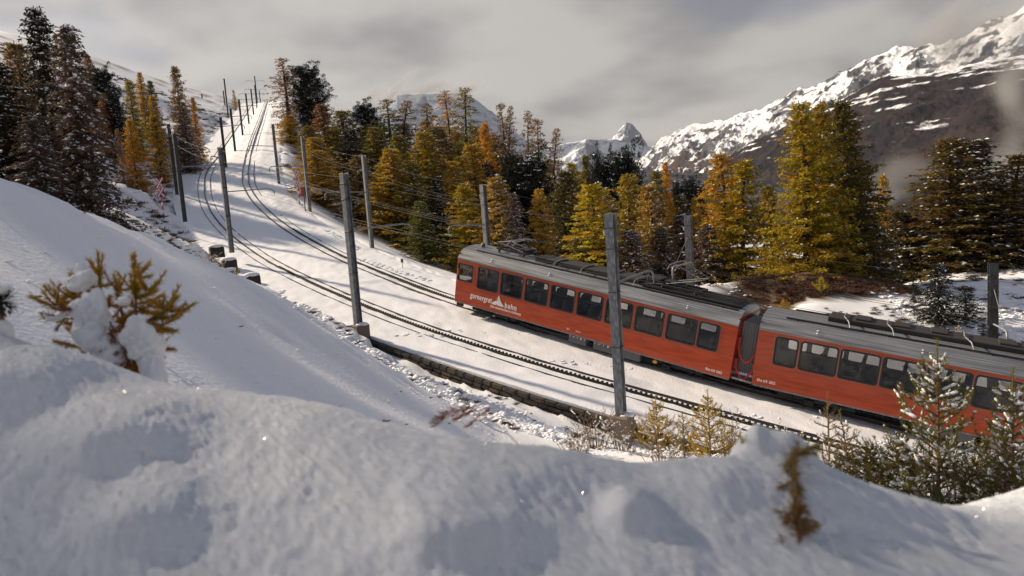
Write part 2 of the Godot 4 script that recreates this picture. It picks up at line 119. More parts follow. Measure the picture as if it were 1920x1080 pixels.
var TREES := [
	["sparse", -28.76, -95.04, 23.06, 3.45, "russet", "tall russet larch against the sky beside the upper tracks"],
	["pine", -26.20, -97.03, 22.82, 2.50, "pine", "dark stone pine with bare trunk beside the russet larch on the skyline"],
	["larch", -25.84, -86.02, 14.03, 1.97, "gold", "golden larch at the foot of the tall russet skyline larch"],
	["larch", -21.43, -84.08, 14.70, 2.43, "russet", "russet larch just right of the skyline stone pine"],
	["larch", -22.36, -80.75, 11.82, 1.85, "olive", "olive larch closest to the upper right side of the railway curve"],
	["larch", -18.46, -81.94, 13.54, 2.00, "olive", "olive larch with round top left of a small dark pine"],
	["pine", -17.87, -92.29, 16.22, 2.11, "pine", "small dark stone pine topping the forest above the railway curve"],
	["spruce", -15.91, -73.53, 10.18, 1.91, "darklarch", "dark snow dusted spruce behind the second pole right of the tracks"],
	["larch", -12.89, -71.50, 9.98, 1.75, "olive", "dull olive larch under the small dark skyline pine"],
	["sparse", -13.89, -87.16, 15.31, 2.39, "olive", "open snaggy larch at the left end of the high forest crest"],
	["sparse", -11.38, -88.14, 15.10, 2.55, "brownolive", "gnarled brown larch with crooked limbs before the pale peak"],
	["sparse", -9.27, -90.15, 15.01, 2.34, "brownolive", "thin olive brown larch left of the orange crest larch"],
	["sparse", -6.64, -86.20, 15.74, 1.97, "orange", "orange larch on the forest crest before the cloudy peak"],
	["sparse", -3.81, -82.11, 15.12, 2.38, "olive", "tallest larch of the crest with a bare trunk before the cloudy peak"],
	["larch", -1.72, -75.52, 10.00, 1.39, "brightorange", "bright orange larch glowing in the middle of the forest"],
	["sparse", 0.19, -87.00, 13.85, 1.59, "brown", "brown snow flecked larch right of the bright orange one"],
	["sparse", 1.50, -87.97, 13.51, 1.48, "brownolive", "narrow larch, left of a pair on the crest right of the peak"],
	["sparse", 3.70, -89.95, 13.19, 1.51, "brownolive", "slender larch standing alone on the crest above the black pine"],
	["sparse", 4.74, -87.77, 11.68, 1.88, "brown", "broad brown larch directly above the big black pine"],
	["sparse", 7.30, -89.66, 10.54, 1.79, "brown", "brown larch at the right end of the forest crest"],
	["larch", -9.40, -59.03, 6.38, 1.81, "gold", "golden larch behind the second nearest pole on the far side"],
	["larch", -7.61, -57.86, 4.82, 1.34, "olive", "green larch between two golden larches at the snow edge"],
	["larch", -7.56, -67.32, 8.57, 2.06, "olivegold", "olive gold larch in the second row under the gnarled limbs"],
	["larch", -4.33, -60.91, 5.14, 1.50, "gold", "snow tipped golden larch in the forest front left of the train"],
	["larch", -2.97, -66.14, 6.96, 1.93, "gold", "golden larch beneath the tall bare trunked crest larch"],
	["spruce", -5.54, -56.72, 3.59, 1.14, "darklarch", "dark spruce heavy with snow on its right side"],
	["larch", -6.53, -52.47, 1.53, 1.06, "green", "small green larch on the snow edge left of the train"],
	["larch", -3.10, -51.57, 2.46, 1.59, "greengold", "green gold larch at the snow edge behind the train front"],
	["larch", -0.65, -49.59, 2.77, 1.45, "snowgold", "golden larch with snow hanging down its right side behind the front pole"],
	["pine", 1.89, -63.03, 6.11, 3.20, "pine", "big rounded black stone pine flecked with snow"],
	["spruce", 0.54, -47.44, 1.48, 0.81, "snowbrown", "small snow covered conifer before the big black pine"],
	["larch", 2.37, -48.46, 1.68, 0.90, "gold", "slim golden larch with bright tip before the big black pine"],
	["larch", 4.70, -52.65, 3.16, 1.62, "darkolive", "dark olive larch between the black pine and the bright yellow larch"],
	["larch", 5.43, -43.43, 1.60, 1.61, "yellowgreen", "bright yellow green larch standing behind the middle of the front carriage"],
	["larch", 6.50, -46.40, 1.20, 1.29, "snowgold", "snow tipped larch leaning out right of the bright yellow green larch"],
	["pine", 9.30, -65.03, 5.99, 1.30, "pine", "left trunk of the twin dark stone pines below the far peak"],
	["pine", 11.56, -67.08, 6.34, 1.75, "pine", "right and taller of the twin dark stone pines below the far peak"],
	["larch", 8.75, -73.05, 5.74, 1.12, "olive", "olive larch left of the twin dark stone pines"],
	["larch", 7.04, -70.96, 5.03, 1.31, "olivegold", "low olive gold larch under the small far peak"],
	["larch", 9.82, -54.59, 2.51, 1.77, "olivegold", "olive gold larch below the twin dark stone pines"],
	["larch", 10.69, -51.46, 1.48, 1.59, "snowgold", "snow sprinkled golden larch behind the pole nearest the camera"],
	["larch", 14.59, -76.91, 4.25, 0.89, "orange", "small orange larch right of the twin stone pines"],
	["larch", 17.25, -78.88, 3.84, 1.46, "olive", "olive larch on the valley side left of the bright orange spire"],
	["larch", 18.95, -80.99, 4.78, 0.94, "brightorange", "bright orange spire of a larch against the far valley"],
	["pine", 23.32, -92.94, 3.67, 1.15, "pine", "dark pine right of the bright orange spire"],
	["pine", 26.00, -97.01, 4.09, 1.35, "pine", "dark pine at the valley rim below the distant houses"],
	["pine", 25.99, -90.83, 2.81, 1.41, "pine", "snow flecked dark pine left of the orange topped larch"],
	["larch", 26.20, -86.82, 2.92, 1.21, "olive", "small olive larch half hidden by the orange topped larch"],
	["larch", 15.89, -66.43, 0.38, 0.72, "orange", "small orange larch in the lower forest between two snowy ones"],
	["larch", 17.67, -64.42, 0.41, 0.90, "gold", "small golden larch rising behind the curved bracket pole"],
	["spruce", 12.66, -50.20, -0.85, 1.56, "snowbrown", "snow bent conifer with white boughs left of the curved bracket pole"],
	["spruce", 9.88, -44.09, -1.51, 1.24, "snowbrown", "bushy brown conifer flecked with snow behind the carriage roof"],
	["larch", 14.95, -47.62, 3.20, 1.69, "orangegold", "larch with orange top and green gold skirt left of the giant larches"],
	["larch", 15.93, -45.53, 2.49, 1.55, "greengold", "green gold larch touching the giant larches on their left"],
	["biglarch", 16.65, -38.78, 5.13, 2.32, "greengold", "leftmost giant larch, lit yellow green, on the brown mound"],
	["biglarch", 18.33, -39.80, 5.24, 2.13, "olivegold", "middle giant larch on the brown mound behind the train"],
	["biglarch", 19.96, -40.82, 5.35, 2.56, "darkolive", "rightmost and darkest giant larch on the brown mound"],
	["spruce", 21.90, -42.44, 1.76, 1.57, "darklarch", "dark conifer with white boughs at the right flank of the giant larches"],
	["larch", 28.78, -52.42, 1.05, 0.81, "gold", "small golden larch between the giant larches and the dark pair"],
	["spruce", 27.69, -48.09, -1.73, 1.65, "darklarch", "low dark spruce with snow covered boughs left of the dark pair"],
	["larch", 29.53, -45.58, 2.93, 2.32, "darkgold", "left larch of the dark pair below the rising mist"],
	["spruce", 32.46, -47.60, 2.94, 2.72, "darklarch", "right conifer of the dark pair below the rising mist"],
	["larch", 33.37, -44.43, 1.62, 1.99, "darkgold", "brown gold larch cut by the right edge of the view"],
	["spruce", 31.73, -44.04, -2.03, 1.58, "darklarch", "dark conifer with a sunlit snowy bough behind the right hand pole"],
	["spruce", 37.89, -46.37, 0.94, 2.52, "darklarch", "dark conifer beyond the right edge of the view"],
	["smallspruce", 19.38, -32.72, -4.35, 0.34, "sprucegreen", "tiny dark spruce standing alone on the snow behind the train"],
	["spruce", 19.14, -30.30, -3.51, 0.95, "sprucegreen", "dark bushy spruce with brown skirt on the snow bank"],
	["smallspruce", 20.45, -30.67, -4.68, 0.73, "sprucegreen", "little spruce leaning against the dark bushy spruce"],
	["smallspruce", 19.49, -28.03, -5.90, 0.36, "sprucegreen", "low dark seedling spruce left of the right hand pole"],
	["spruce", -20.78, -32.37, 10.92, 1.60, "spruce", "tallest dark spruce at the left edge with snow on its boughs"],
	["spruce", -17.51, -29.15, 9.04, 1.66, "snowbrown", "large brown spruce with drooping snowy boughs left of the tracks"],
	["larch", -23.89, -35.32, 10.34, 1.59, "browngold", "brown larch behind the two large left spruces"],
	["spruce", -20.71, -29.01, 7.82, 1.97, "spruce", "dark spruce cut by the left edge of the view"],
	["spruce", -17.87, -26.70, 5.04, 1.22, "snowbrown", "lower spruce with sagging white boughs under the tallest one"],
	["pine", -34.68, -62.07, 15.84, 1.22, "pine", "dark pine on the snowy hillside behind the large left spruces"],
	["pine", -32.69, -59.75, 13.00, 0.63, "pine", "small dark pine tucked below the hillside pine"],
	["larch", -37.00, -64.21, 17.03, 1.07, "russet", "russet larch peeping out left of the hillside pine"],
	["larch", -33.52, -59.72, 12.74, 1.09, "russet", "russet larch below the hillside pine"],
	["larch", -34.52, -66.01, 15.03, 1.15, "olivegold", "grey green larch in the middle of the hillside group"],
	["larch", -36.55, -72.28, 17.17, 0.88, "gold", "upper golden larch of the hillside group"],
	["larch", -35.01, -71.15, 16.05, 0.97, "darkolive", "dark olive larch behind the golden hillside larch"],
	["larch", -31.41, -63.78, 13.02, 1.07, "orangegold", "golden larch at the front of the hillside group"],
	["larch", -29.76, -56.38, 9.71, 1.07, "orange", "orange larch standing alone on the snow below the hillside group"],
	["smallspruce", -30.28, -55.29, 8.94, 0.51, "brown", "brown seedling left of the lone orange hillside larch"],
	["larch", -33.90, -74.38, 18.01, 1.41, "browngold", "tall pointed larch on the hillside nearest the upper tracks"],
	["larch", -33.07, -76.06, 14.99, 0.81, "orange", "small orange larch right of the tall pointed hillside larch"],
	["larch", -31.41, -69.80, 12.89, 1.27, "snowbrown", "snow speckled larch at the foot of the tall pointed hillside larch"],
	["smallspruce", -58.03, -154.29, 31.38, 0.70, "gold", "tiny golden larch on the far shoulder below the skyline poles"],
	["larch", 16.94, -44.34, 0.73, 1.17, "olivegold", "olive gold larch squeezed between the green gold larch and the giants"],
	["spruce", 7.39, -42.09, -1.46, 1.12, "snowbrown", "low brown conifer with white boughs right behind the nearest pole"],
	["spruce", 13.39, -46.09, -1.62, 1.22, "snowbrown", "low snowy conifer behind the curved bracket pole"],
	["larch", 4.58, -44.15, -0.96, 0.89, "olive", "low olive larch left of the bright yellow green larch"],
	["larch", -18.77, -70.04, 9.12, 1.74, "gold", "first from the left of the half hidden golden larches deep in the forest"],
	["larch", -16.69, -62.46, 6.94, 1.65, "gold", "second from the left of the half hidden golden larches deep in the forest"],
	["spruce", -24.09, -100.65, 14.41, 2.16, "olive", "first from the left of the half hidden olive larches deep in the forest"],
	["larch", -21.47, -99.32, 13.80, 1.45, "russet", "first from the left of the half hidden russet trees deep in the forest"],
	["spruce", -12.73, -61.18, 6.18, 1.51, "brownolive", "first from the left of the half hidden brown olive trees deep in the forest"],
	["spruce", -16.62, -85.01, 8.95, 2.01, "darkolive", "first from the left of the half hidden dark olive trees deep in the forest"],
	["larch", -16.60, -88.30, 12.55, 1.84, "brownolive", "second from the left of the half hidden brown olive trees deep in the forest"],
	["larch", -17.49, -92.76, 12.07, 1.86, "darkolive", "second from the left of the half hidden dark olive trees deep in the forest"],
	["larch", -15.09, -79.45, 7.98, 1.89, "russet", "second from the left of the half hidden russet trees deep in the forest"],
	["larch", -9.59, -59.09, 5.67, 1.89, "gold", "third from the left of the half hidden golden larches deep in the forest"],
	["larch", -9.49, -63.56, 7.94, 1.49, "olive", "second from the left of the half hidden olive larches deep in the forest"],
	["spruce", -14.30, -102.04, 14.26, 1.65, "darkolive", "third from the left of the half hidden dark olive trees deep in the forest"],
	["spruce", -10.82, -98.84, 12.01, 1.60, "darkolive", "fourth from the left of the half hidden dark olive trees deep in the forest"],
	["larch", -10.02, -94.12, 13.35, 1.78, "gold", "fourth from the left of the half hidden golden larches deep in the forest"],
	["spruce", -7.04, -73.00, 9.86, 1.74, "brownolive", "third from the left of the half hidden brown olive trees deep in the forest"],
	["larch", -9.09, -96.01, 12.39, 1.97, "olive", "third from the left of the half hidden olive larches deep in the forest"],
	["larch", -6.95, -75.14, 10.05, 1.88, "brownolive", "fourth from the left of the half hidden brown olive trees deep in the forest"],
	["spruce", -7.94, -87.02, 8.55, 1.66, "darkolive", "fifth from the left of the half hidden dark olive trees deep in the forest"],
	["larch", -6.68, -75.79, 9.80, 1.78, "olive", "fourth from the left of the half hidden olive larches deep in the forest"],
	["spruce", -7.33, -91.60, 7.98, 1.42, "olive", "fifth from the left of the half hidden olive larches deep in the forest"],
	["larch", -7.12, -92.24, 8.86, 1.59, "olive", "sixth from the left of the half hidden olive larches deep in the forest"],
	["larch", -6.23, -100.32, 12.37, 1.70, "darkolive", "sixth from the left of the half hidden dark olive trees deep in the forest"],
	["spruce", -4.74, -77.26, 6.90, 2.11, "olivegold", "first from the left of the half hidden olive gold larches deep in the forest"],
	["larch", -5.51, -91.32, 8.54, 1.49, "olive", "seventh from the left of the half hidden olive larches deep in the forest"],
	["larch", -4.80, -85.43, 8.40, 1.93, "olive", "eighth from the left of the half hidden olive larches deep in the forest"],
	["larch", -5.13, -98.15, 9.45, 1.59, "brownolive", "fifth from the left of the half hidden brown olive trees deep in the forest"],
	["spruce", -4.96, -97.51, 10.19, 1.99, "darkolive", "seventh from the left of the half hidden dark olive trees deep in the forest"],
	["larch", -3.46, -93.40, 12.26, 1.56, "olivegold", "second from the left of the half hidden olive gold larches deep in the forest"],
	["larch", -2.61, -84.17, 8.80, 2.11, "olive", "ninth from the left of the half hidden olive larches deep in the forest"],
	["larch", -2.23, -86.77, 9.94, 1.80, "olive", "tenth from the left of the half hidden olive larches deep in the forest"],
	["spruce", -1.13, -98.08, 11.41, 2.02, "brownolive", "sixth from the left of the half hidden brown olive trees deep in the forest"],
	["larch", 1.49, -86.49, 7.15, 2.19, "olivegold", "third from the left of the half hidden olive gold larches deep in the forest"],
	["larch", 1.97, -86.77, 7.08, 1.68, "darkolive", "eighth from the left of the half hidden dark olive trees deep in the forest"],
	["spruce", 4.61, -96.24, 5.77, 1.57, "darkolive", "ninth from the left of the half hidden dark olive trees deep in the forest"],
	["larch", 6.44, -100.82, 7.63, 1.49, "olivegold", "fourth from the left of the half hidden olive gold larches deep in the forest"],
	["larch", 7.07, -89.55, 2.71, 1.49, "brownolive", "seventh from the left of the half hidden brown olive trees deep in the forest"],
	["spruce", 10.53, -96.22, 5.19, 2.14, "olivegold", "fifth from the left of the half hidden olive gold larches deep in the forest"],
	["larch", 9.26, -85.01, 3.56, 1.57, "gold", "fifth from the left of the half hidden golden larches deep in the forest"],
	["larch", 6.83, -61.77, 1.29, 1.65, "gold", "sixth from the left of the half hidden golden larches deep in the forest"],
	["larch", 9.00, -71.69, 2.44, 1.83, "brownolive", "eighth from the left of the half hidden brown olive trees deep in the forest"],
	["larch", 10.19, -61.05, -1.12, 1.91, "darkolive", "tenth from the left of the half hidden dark olive trees deep in the forest"],
	["spruce", 14.55, -83.74, 0.06, 1.61, "gold", "seventh from the left of the half hidden golden larches deep in the forest"],
	["larch", 12.29, -61.90, -0.38, 1.58, "gold", "eighth from the left of the half hidden golden larches deep in the forest"],
	["larch", 18.32, -92.21, -1.95, 1.55, "gold", "ninth from the left of the half hidden golden larches deep in the forest"],
	["spruce", 18.24, -88.34, 0.72, 1.89, "olivegold", "sixth from the left of the half hidden olive gold larches deep in the forest"],
	["larch", 19.61, -87.35, -0.46, 1.99, "darkolive", "eleventh from the left of the half hidden dark olive trees deep in the forest"],
	["spruce", 19.46, -77.02, 1.01, 1.88, "darkolive", "twelfth from the left of the half hidden dark olive trees deep in the forest"],
	["larch", 23.22, -92.03, -0.32, 1.74, "russet", "third from the left of the half hidden russet trees deep in the forest"],
	["larch", 24.81, -92.50, -3.65, 1.43, "gold", "tenth from the left of the half hidden golden larches deep in the forest"],
	["larch", 25.27, -93.08, -2.94, 1.54, "brownolive", "ninth from the left of the half hidden brown olive trees deep in the forest"],
	["spruce", 16.85, -61.20, -2.58, 1.93, "olive", "eleventh from the left of the half hidden olive larches deep in the forest"],
	["larch", 22.30, -76.25, -0.00, 1.47, "russet", "fourth from the left of the half hidden russet trees deep in the forest"],
	["larch", 25.23, -85.84, -3.95, 2.00, "olive", "twelfth from the left of the half hidden olive larches deep in the forest"],
	["spruce", -13.10, -8.31, 13.06, 1.80, "spruce", "small shading spruce outside the left edge, level with the near drift"],
	["sparse", -19.34, -14.34, 17.67, 1.53, "browngold", "open brown larch outside the left edge, farthest from the slope"],
	["spruce", -18.19, -16.16, 15.56, 1.53, "spruce", "second shading spruce outside the left edge, behind the small one"],
	["larch", -20.87, -19.40, 16.95, 1.33, "browngold", "tall brown larch outside the left edge, behind the second shading spruce"],
	["sparse", -22.66, -22.19, 18.14, 1.20, "browngold", "open brown larch between the shading spruces at the left edge"],
	["spruce", -20.32, -22.13, 17.06, 1.47, "spruce", "third shading spruce, just touching the left edge"],
]
const CAM := Basis(Vector3(0.9974587, -0.0708308, 0.0076899), Vector3(0.0712470, 0.9916317, -0.1076584), Vector3(0.0000000, 0.1079327, 0.9941582))

func _ready() -> void:
	# camera, sky, sun, exposure
	var cam := Camera3D.new()
	cam.name = "camera"
	cam.transform = Transform3D(CAM, Vector3.ZERO)
	cam.fov = 45.747
	cam.near = 0.05
	cam.far = 12000.0
	var lens := CameraAttributesPhysical.new()
	lens.frustum_focal_length = 28.446
	lens.frustum_focus_distance = 30.0
	lens.exposure_aperture = 2.8
	lens.frustum_near = 0.05
	lens.frustum_far = 12000.0
	cam.attributes = lens
	add_child(cam)
	var env := Environment.new()
	env.background_mode = Environment.BG_SKY
	env.tonemap_mode = Environment.TONE_MAPPER_LINEAR
	env.tonemap_exposure = 1.36
	env.sdfgi_enabled = true; env.ssao_enabled = true; env.ssil_enabled = true
	var sky := Sky.new()
	var pan := PanoramaSkyMaterial.new()
	pan.panorama = make_sky()
	sky.sky_material = pan
	env.sky = sky
	env.background_energy_multiplier = 0.57
	env.fog_enabled = true
	env.fog_density = 0.00004
	env.volumetric_fog_enabled = true
	env.volumetric_fog_density = 0.0
	env.fog_light_color = Color(0.86, 0.88, 0.93)
	var we := WorldEnvironment.new()
	we.name = "world_environment"
	we.environment = env
	add_child(we)
	var sun := DirectionalLight3D.new()
	sun.name = "sun"
	sun.light_energy = 1.6
	sun.light_color = Color(1.0, 0.92, 0.81)
	sun.light_angular_distance = 1.8
	sun.shadow_enabled = true
	sun.transform = Transform3D(Basis.looking_at(-SUN.normalized()), Vector3.ZERO)
	add_child(sun)
	make_materials()
	# large structure
	pa = spline(PATH_A); measure(pa, sa, na)
	pb = spline(PATH_B); measure(pb, sb, nb)
	for i in 600:
		var o := on_a(i * 0.5)
		bed_a.append(o.y)
		var q := nearest(pb, sb, nb, o.x, o.z)
		bed_d.append(on_b(q.x).y - o.y)
	bake_ground()
	make_ground()
	make_bed()
	make_drift()
	mountains()
	# objects
	make_train()
	make_track(on_a, "left hand track nearest the stone wall, with toothed rack rail", 8.0, 285.0, 62.0, -0.05)
	make_track(on_b, "right hand track under the train, with toothed rack rail", 6.0, 285.0, 70.0, -0.02)
	make_wall()
	make_poles()
	make_trees()
	crossing_sign(-25.05, -50.44, Vector3(-0.30, 0, -0.95).normalized(), "red and white crossing sign left of the tracks")
	crossing_sign(-17.45, -58.48, Vector3(-0.15, 0, -0.98).normalized(), "red and white crossing sign right of the tracks by a pale pole")
	make_saplings()
	make_foreground()
	make_crystals()
	make_small_things()
	make_wires()
	make_cover()
	make_footprints()
	rng.seed = 12
	# mist that rises from the valley on the right, and cloud round the tops
	var banks := [
		["rising_mist", "column of mist rising before the brown mountainside", [Vector3(578, 15, -790), Vector3(590, 45, -810), Vector3(605, 75, -830), Vector3(625, 100, -850), Vector3(650, 130, -875), Vector3(690, 160, -905), Vector3(700, 195, -930), Vector3(690, 225, -940)], Vector3(38, 46, 30), 0.009, 2],
		["low_mist", "small bank of mist above the valley right of the dark pair", [Vector3(560, 12, -770), Vector3(572, -6, -775), Vector3(585, -24, -780)], Vector3(54, 54, 40), 0.010, 2],
		["valley_mist", "thin mist between the giant larches and the dark pair", [Vector3(545, 20, -905), Vector3(525, 0, -900), Vector3(500, -20, -890)], Vector3(70, 34, 40), 0.005, 2],
		["summit_cloud", "cloud hiding the middle of the snowy mountain ridge", [Vector3(1150, 335, -1760), Vector3(1205, 365, -1800), Vector3(1265, 400, -1830), Vector3(1215, 420, -1900), Vector3(1140, 390, -1850)], Vector3(140, 80, 90), 0.005, 2],
		["ridge_cloud", "cloud lying along the far end of the snowy ridge", [Vector3(700, 300, -3300), Vector3(800, 330, -3150), Vector3(900, 355, -2950)], Vector3(150, 50, 120), 0.002, 2],
		["dome_cloud", "cloud flattening the top of the pale mountain", [Vector3(-820, 900, -5050), Vector3(-660, 915, -5050), Vector3(-480, 915, -5050), Vector3(-320, 905, -5050)], Vector3(260, 60, 160), 0.005, 2],
	]
	for b in banks:
		var bank := Node3D.new()
		bank.name = b[0]
		add_child(bank)
		tag(bank, b[1], "", "", "structure")
		for p in b[2]:
			for i in b[5]:
				var s: Vector3 = b[3] * Vector3(rng.randf_range(0.6, 1.6), rng.randf_range(0.6, 1.5), 1.0)
				var o: Vector3 = p + Vector3(rng.randf_range(-1, 1) * s.x, rng.randf_range(-1, 1) * s.y * 0.7, rng.randf_range(-1, 1) * s.z) * 0.5
				var tilt := rng.randf_range(-0.5, 0.7)
				var thick: float = b[4] * rng.randf_range(0.5, 1.3)
				# a bank thins out towards its rim: shells inside one another
				for k in 4: mist(bank, o + Vector3(0, 0, 0.01 * k), s * (1.25 - 0.27 * k), thick * (0.22 + 0.12 * k), tilt + 0.1 * k)


# ------------------------------------------------------------------ small mesh writer
class Shape:
	var v := PackedVector3Array()
	var c := PackedColorArray()
	var x := PackedInt32Array()
	var col := Color.WHITE
	func vert(p: Vector3) -> int:
		v.append(p); c.append(col)
		return v.size() - 1
	func tri(a: Vector3, b: Vector3, d: Vector3) -> void:
		var k := v.size()
		v.append(a); v.append(b); v.append(d)
		c.append(col); c.append(col); c.append(col)
		x.append(k); x.append(k + 1); x.append(k + 2)
	func quad(a: Vector3, b: Vector3, d: Vector3, e: Vector3) -> void:
		var k := v.size()
		v.append(a); v.append(b); v.append(d); v.append(e)
		c.append(col); c.append(col); c.append(col); c.append(col)
		x.append(k); x.append(k + 1); x.append(k + 2); x.append(k); x.append(k + 2); x.append(k + 3)
	func leaf(p: Vector3, dir: Vector3, side: Vector3) -> void:
		var m := p + dir * 0.45
		quad(p, m + side, p + dir, m - side)
	func box(o: Vector3, size: Vector3, b := Basis.IDENTITY, bevel := 0.0) -> void:
		var h := size * 0.5
		var w := minf(bevel, minf(h.x, minf(h.y, h.z)) * 0.9)
		if w <= 0.0:
			for f in 6:
				var ax := f >> 1
				var sg := 1.0 if f & 1 else -1.0
				var n := Vector3.ZERO; n[ax] = sg * h[ax]
				var u := Vector3.ZERO; u[(ax + 1) % 3] = h[(ax + 1) % 3]
				var t := Vector3.ZERO; t[(ax + 2) % 3] = h[(ax + 2) % 3] * sg
				quad(o + b * (n - u - t), o + b * (n - u + t), o + b * (n + u + t), o + b * (n + u - t))
			return
		for f in 6:
			var ax := f >> 1
			var sg := 1.0 if f & 1 else -1.0
			var a1 := (ax + 1) % 3
			var a2 := (ax + 2) % 3
			var n := Vector3.ZERO; n[ax] = sg * h[ax]
			var u := Vector3.ZERO; u[a1] = h[a1] - w
			var t := Vector3.ZERO; t[a2] = (h[a2] - w) * sg
			quad(o + b * (n - u - t), o + b * (n - u + t), o + b * (n + u + t), o + b * (n + u - t))
		for ax in 3:
			var a1 := (ax + 1) % 3
			var a2 := (ax + 2) % 3
			for s1 in [-1.0, 1.0]:
				for s2 in [-1.0, 1.0]:
					var p := Vector3.ZERO; p[a1] = s1 * h[a1]; p[a2] = s2 * (h[a2] - w)
					var q := Vector3.ZERO; q[a1] = s1 * (h[a1] - w); q[a2] = s2 * h[a2]
					var l := Vector3.ZERO; l[ax] = h[ax] - w
					if s1 * s2 > 0.0:
						quad(o + b * (p - l), o + b * (p + l), o + b * (q + l), o + b * (q - l))
					else:
						quad(o + b * (q - l), o + b * (q + l), o + b * (p + l), o + b * (p - l))
		for s0 in [-1.0, 1.0]:
			for s1 in [-1.0, 1.0]:
				for s2 in [-1.0, 1.0]:
					var i := Vector3(s0 * h.x, s1 * (h.y - w), s2 * (h.z - w))
					var j := Vector3(s0 * (h.x - w), s1 * h.y, s2 * (h.z - w))
					var k := Vector3(s0 * (h.x - w), s1 * (h.y - w), s2 * h.z)
					if s0 * s1 * s2 > 0.0: tri(o + b * i, o + b * k, o + b * j)
					else: tri(o + b * i, o + b * j, o + b * k)
	# tube through points; shared vertices so that it can be smoothed
	func tube(pts: PackedVector3Array, radii: PackedFloat32Array, sides := 6, cap := true) -> void:
		var last := -1
		var first := v.size()
		var side := Vector3.ZERO
		for i in pts.size():
			var d := (pts[mini(i + 1, pts.size() - 1)] - pts[maxi(i - 1, 0)]).normalized()
			if side == Vector3.ZERO:
				side = d.cross(Vector3.UP if absf(d.y) < 0.9 else Vector3.RIGHT).normalized()
			else:
				side = (side - d * side.dot(d)).normalized()
			var up := d.cross(side)
			var k := v.size()
			for s in sides:
				var a := TAU * s / sides
				vert(pts[i] + (side * cos(a) + up * sin(a)) * radii[mini(i, radii.size() - 1)])
			if last >= 0:
				for s in sides:
					var s2 := (s + 1) % sides
					x.append_array([last + s, k + s2, k + s, last + s, last + s2, k + s2])
			last = k
		if cap:
			for s in range(1, sides - 1):
				x.append_array([first, first + s + 1, first + s, last, last + s, last + s + 1])
	func rod(a: Vector3, b: Vector3, r: float, sides := 6) -> void:
		tube(PackedVector3Array([a, b]), PackedFloat32Array([r]), sides)
	func lump(o: Vector3, r: Vector3, noise: FastNoiseLite, amp: float, rings := 10, segs := 16, b := Basis.IDENTITY) -> void:
		var k := v.size()
		for i in rings + 1:
			for j in segs:
				var th := PI * i / rings
				var ph := TAU * j / segs
				var d := Vector3(sin(th) * cos(ph), cos(th), sin(th) * sin(ph))
				var q := o + b * (d * r)
				var s := 1.0 + amp * noise.get_noise_3dv(q + o * 3.1) + amp * 0.22 * noise.get_noise_3dv(q * 5.0 + o)
				vert(o + b * (d * r * s))
		for i in rings:
			for j in segs:
				var a := k + i * segs + j
				var a2 := k + i * segs + (j + 1) % segs
				x.append_array([a, a2, a2 + segs, a, a2 + segs, a + segs])
	func commit(smooth := false, coloured := false) -> ArrayMesh:
		var m := ArrayMesh.new()
		if v.is_empty(): return m
		var a := []
		a.resize(Mesh.ARRAY_MAX)
		a[Mesh.ARRAY_VERTEX] = v
		a[Mesh.ARRAY_INDEX] = x
		if coloured: a[Mesh.ARRAY_COLOR] = c
		if smooth:
			var n := PackedVector3Array()
			n.resize(v.size())
			for i in range(0, x.size(), 3):
				var f := (v[x[i + 2]] - v[x[i]]).cross(v[x[i + 1]] - v[x[i]])
				n[x[i]] += f; n[x[i + 1]] += f; n[x[i + 2]] += f
			for i in n.size():
				n[i] = n[i].normalized() if n[i].length_squared() > 1e-20 else Vector3.UP
			a[Mesh.ARRAY_NORMAL] = n
		m.add_surface_from_arrays(Mesh.PRIMITIVE_TRIANGLES, a)
		return m

var rng := RandomNumberGenerator.new()
var used := {}
var M := {}
var n1 := FastNoiseLite.new()
var n2 := FastNoiseLite.new()
var ridged := FastNoiseLite.new()
var n3 := FastNoiseLite.new()

func numbered(called: String) -> String:
	if not used.has(called):
		used[called] = 0
		return called
	used[called] += 1
	return "%s_%03d" % [called, used[called]]

func tag(o: Node, label: String, category := "", group := "", kind := "") -> void:
	if label: o.set_meta("label", label)
	if category: o.set_meta("category", category)
	if group: o.set_meta("group", group)
	if kind: o.set_meta("kind", kind)

func thing(called: String, label: String, category: String, at := Transform3D(), group := "") -> Node3D:
	var o := Node3D.new()
	o.name = numbered(called)
	o.transform = at
	add_child(o)
	tag(o, label, category, group)
	return o

func part(called: String, m: Mesh, mat: Material, parent: Node = null) -> MeshInstance3D:
	var o := MeshInstance3D.new()
	o.mesh = m
	o.material_override = mat
	if parent:
		o.name = called
		parent.add_child(o, true)
	else:
		o.name = numbered(called)
		add_child(o)
	return o

func lin(r: float, g: float, b: float) -> Color:
	return Color(r, g, b).linear_to_srgb()

func mat(r: float, g: float, b: float, rough := 0.8, metal := 0.0, vc := false) -> StandardMaterial3D:
	var m := StandardMaterial3D.new()
	m.albedo_color = lin(r, g, b)
	m.roughness = rough
	m.metallic = metal
	m.vertex_color_use_as_albedo = vc
	return m

func noise_tex(size: int, freq: float, oct: int, sd: int, ramp: Gradient = null) -> NoiseTexture2D:
	var t := NoiseTexture2D.new()
	t.width = size; t.height = size; t.seamless = true
	var f := FastNoiseLite.new()
	f.seed = sd; f.frequency = freq; f.fractal_octaves = oct
	t.noise = f
	if ramp: t.color_ramp = ramp
	return t

func relief(m: StandardMaterial3D, tex: Texture2D, cm: float, scale: float) -> void:
	m.uv1_triplanar = true; m.uv1_world_triplanar = true
	m.uv1_scale = Vector3.ONE * scale
	m.heightmap_enabled = true
	m.heightmap_texture = tex
	m.heightmap_scale = cm

func ramp2(a: Color, b: Color, lo := 0.3, hi := 0.7) -> Gradient:
	var g := Gradient.new()
	g.offsets = PackedFloat32Array([lo, hi]); g.colors = PackedColorArray([a, b])
	return g

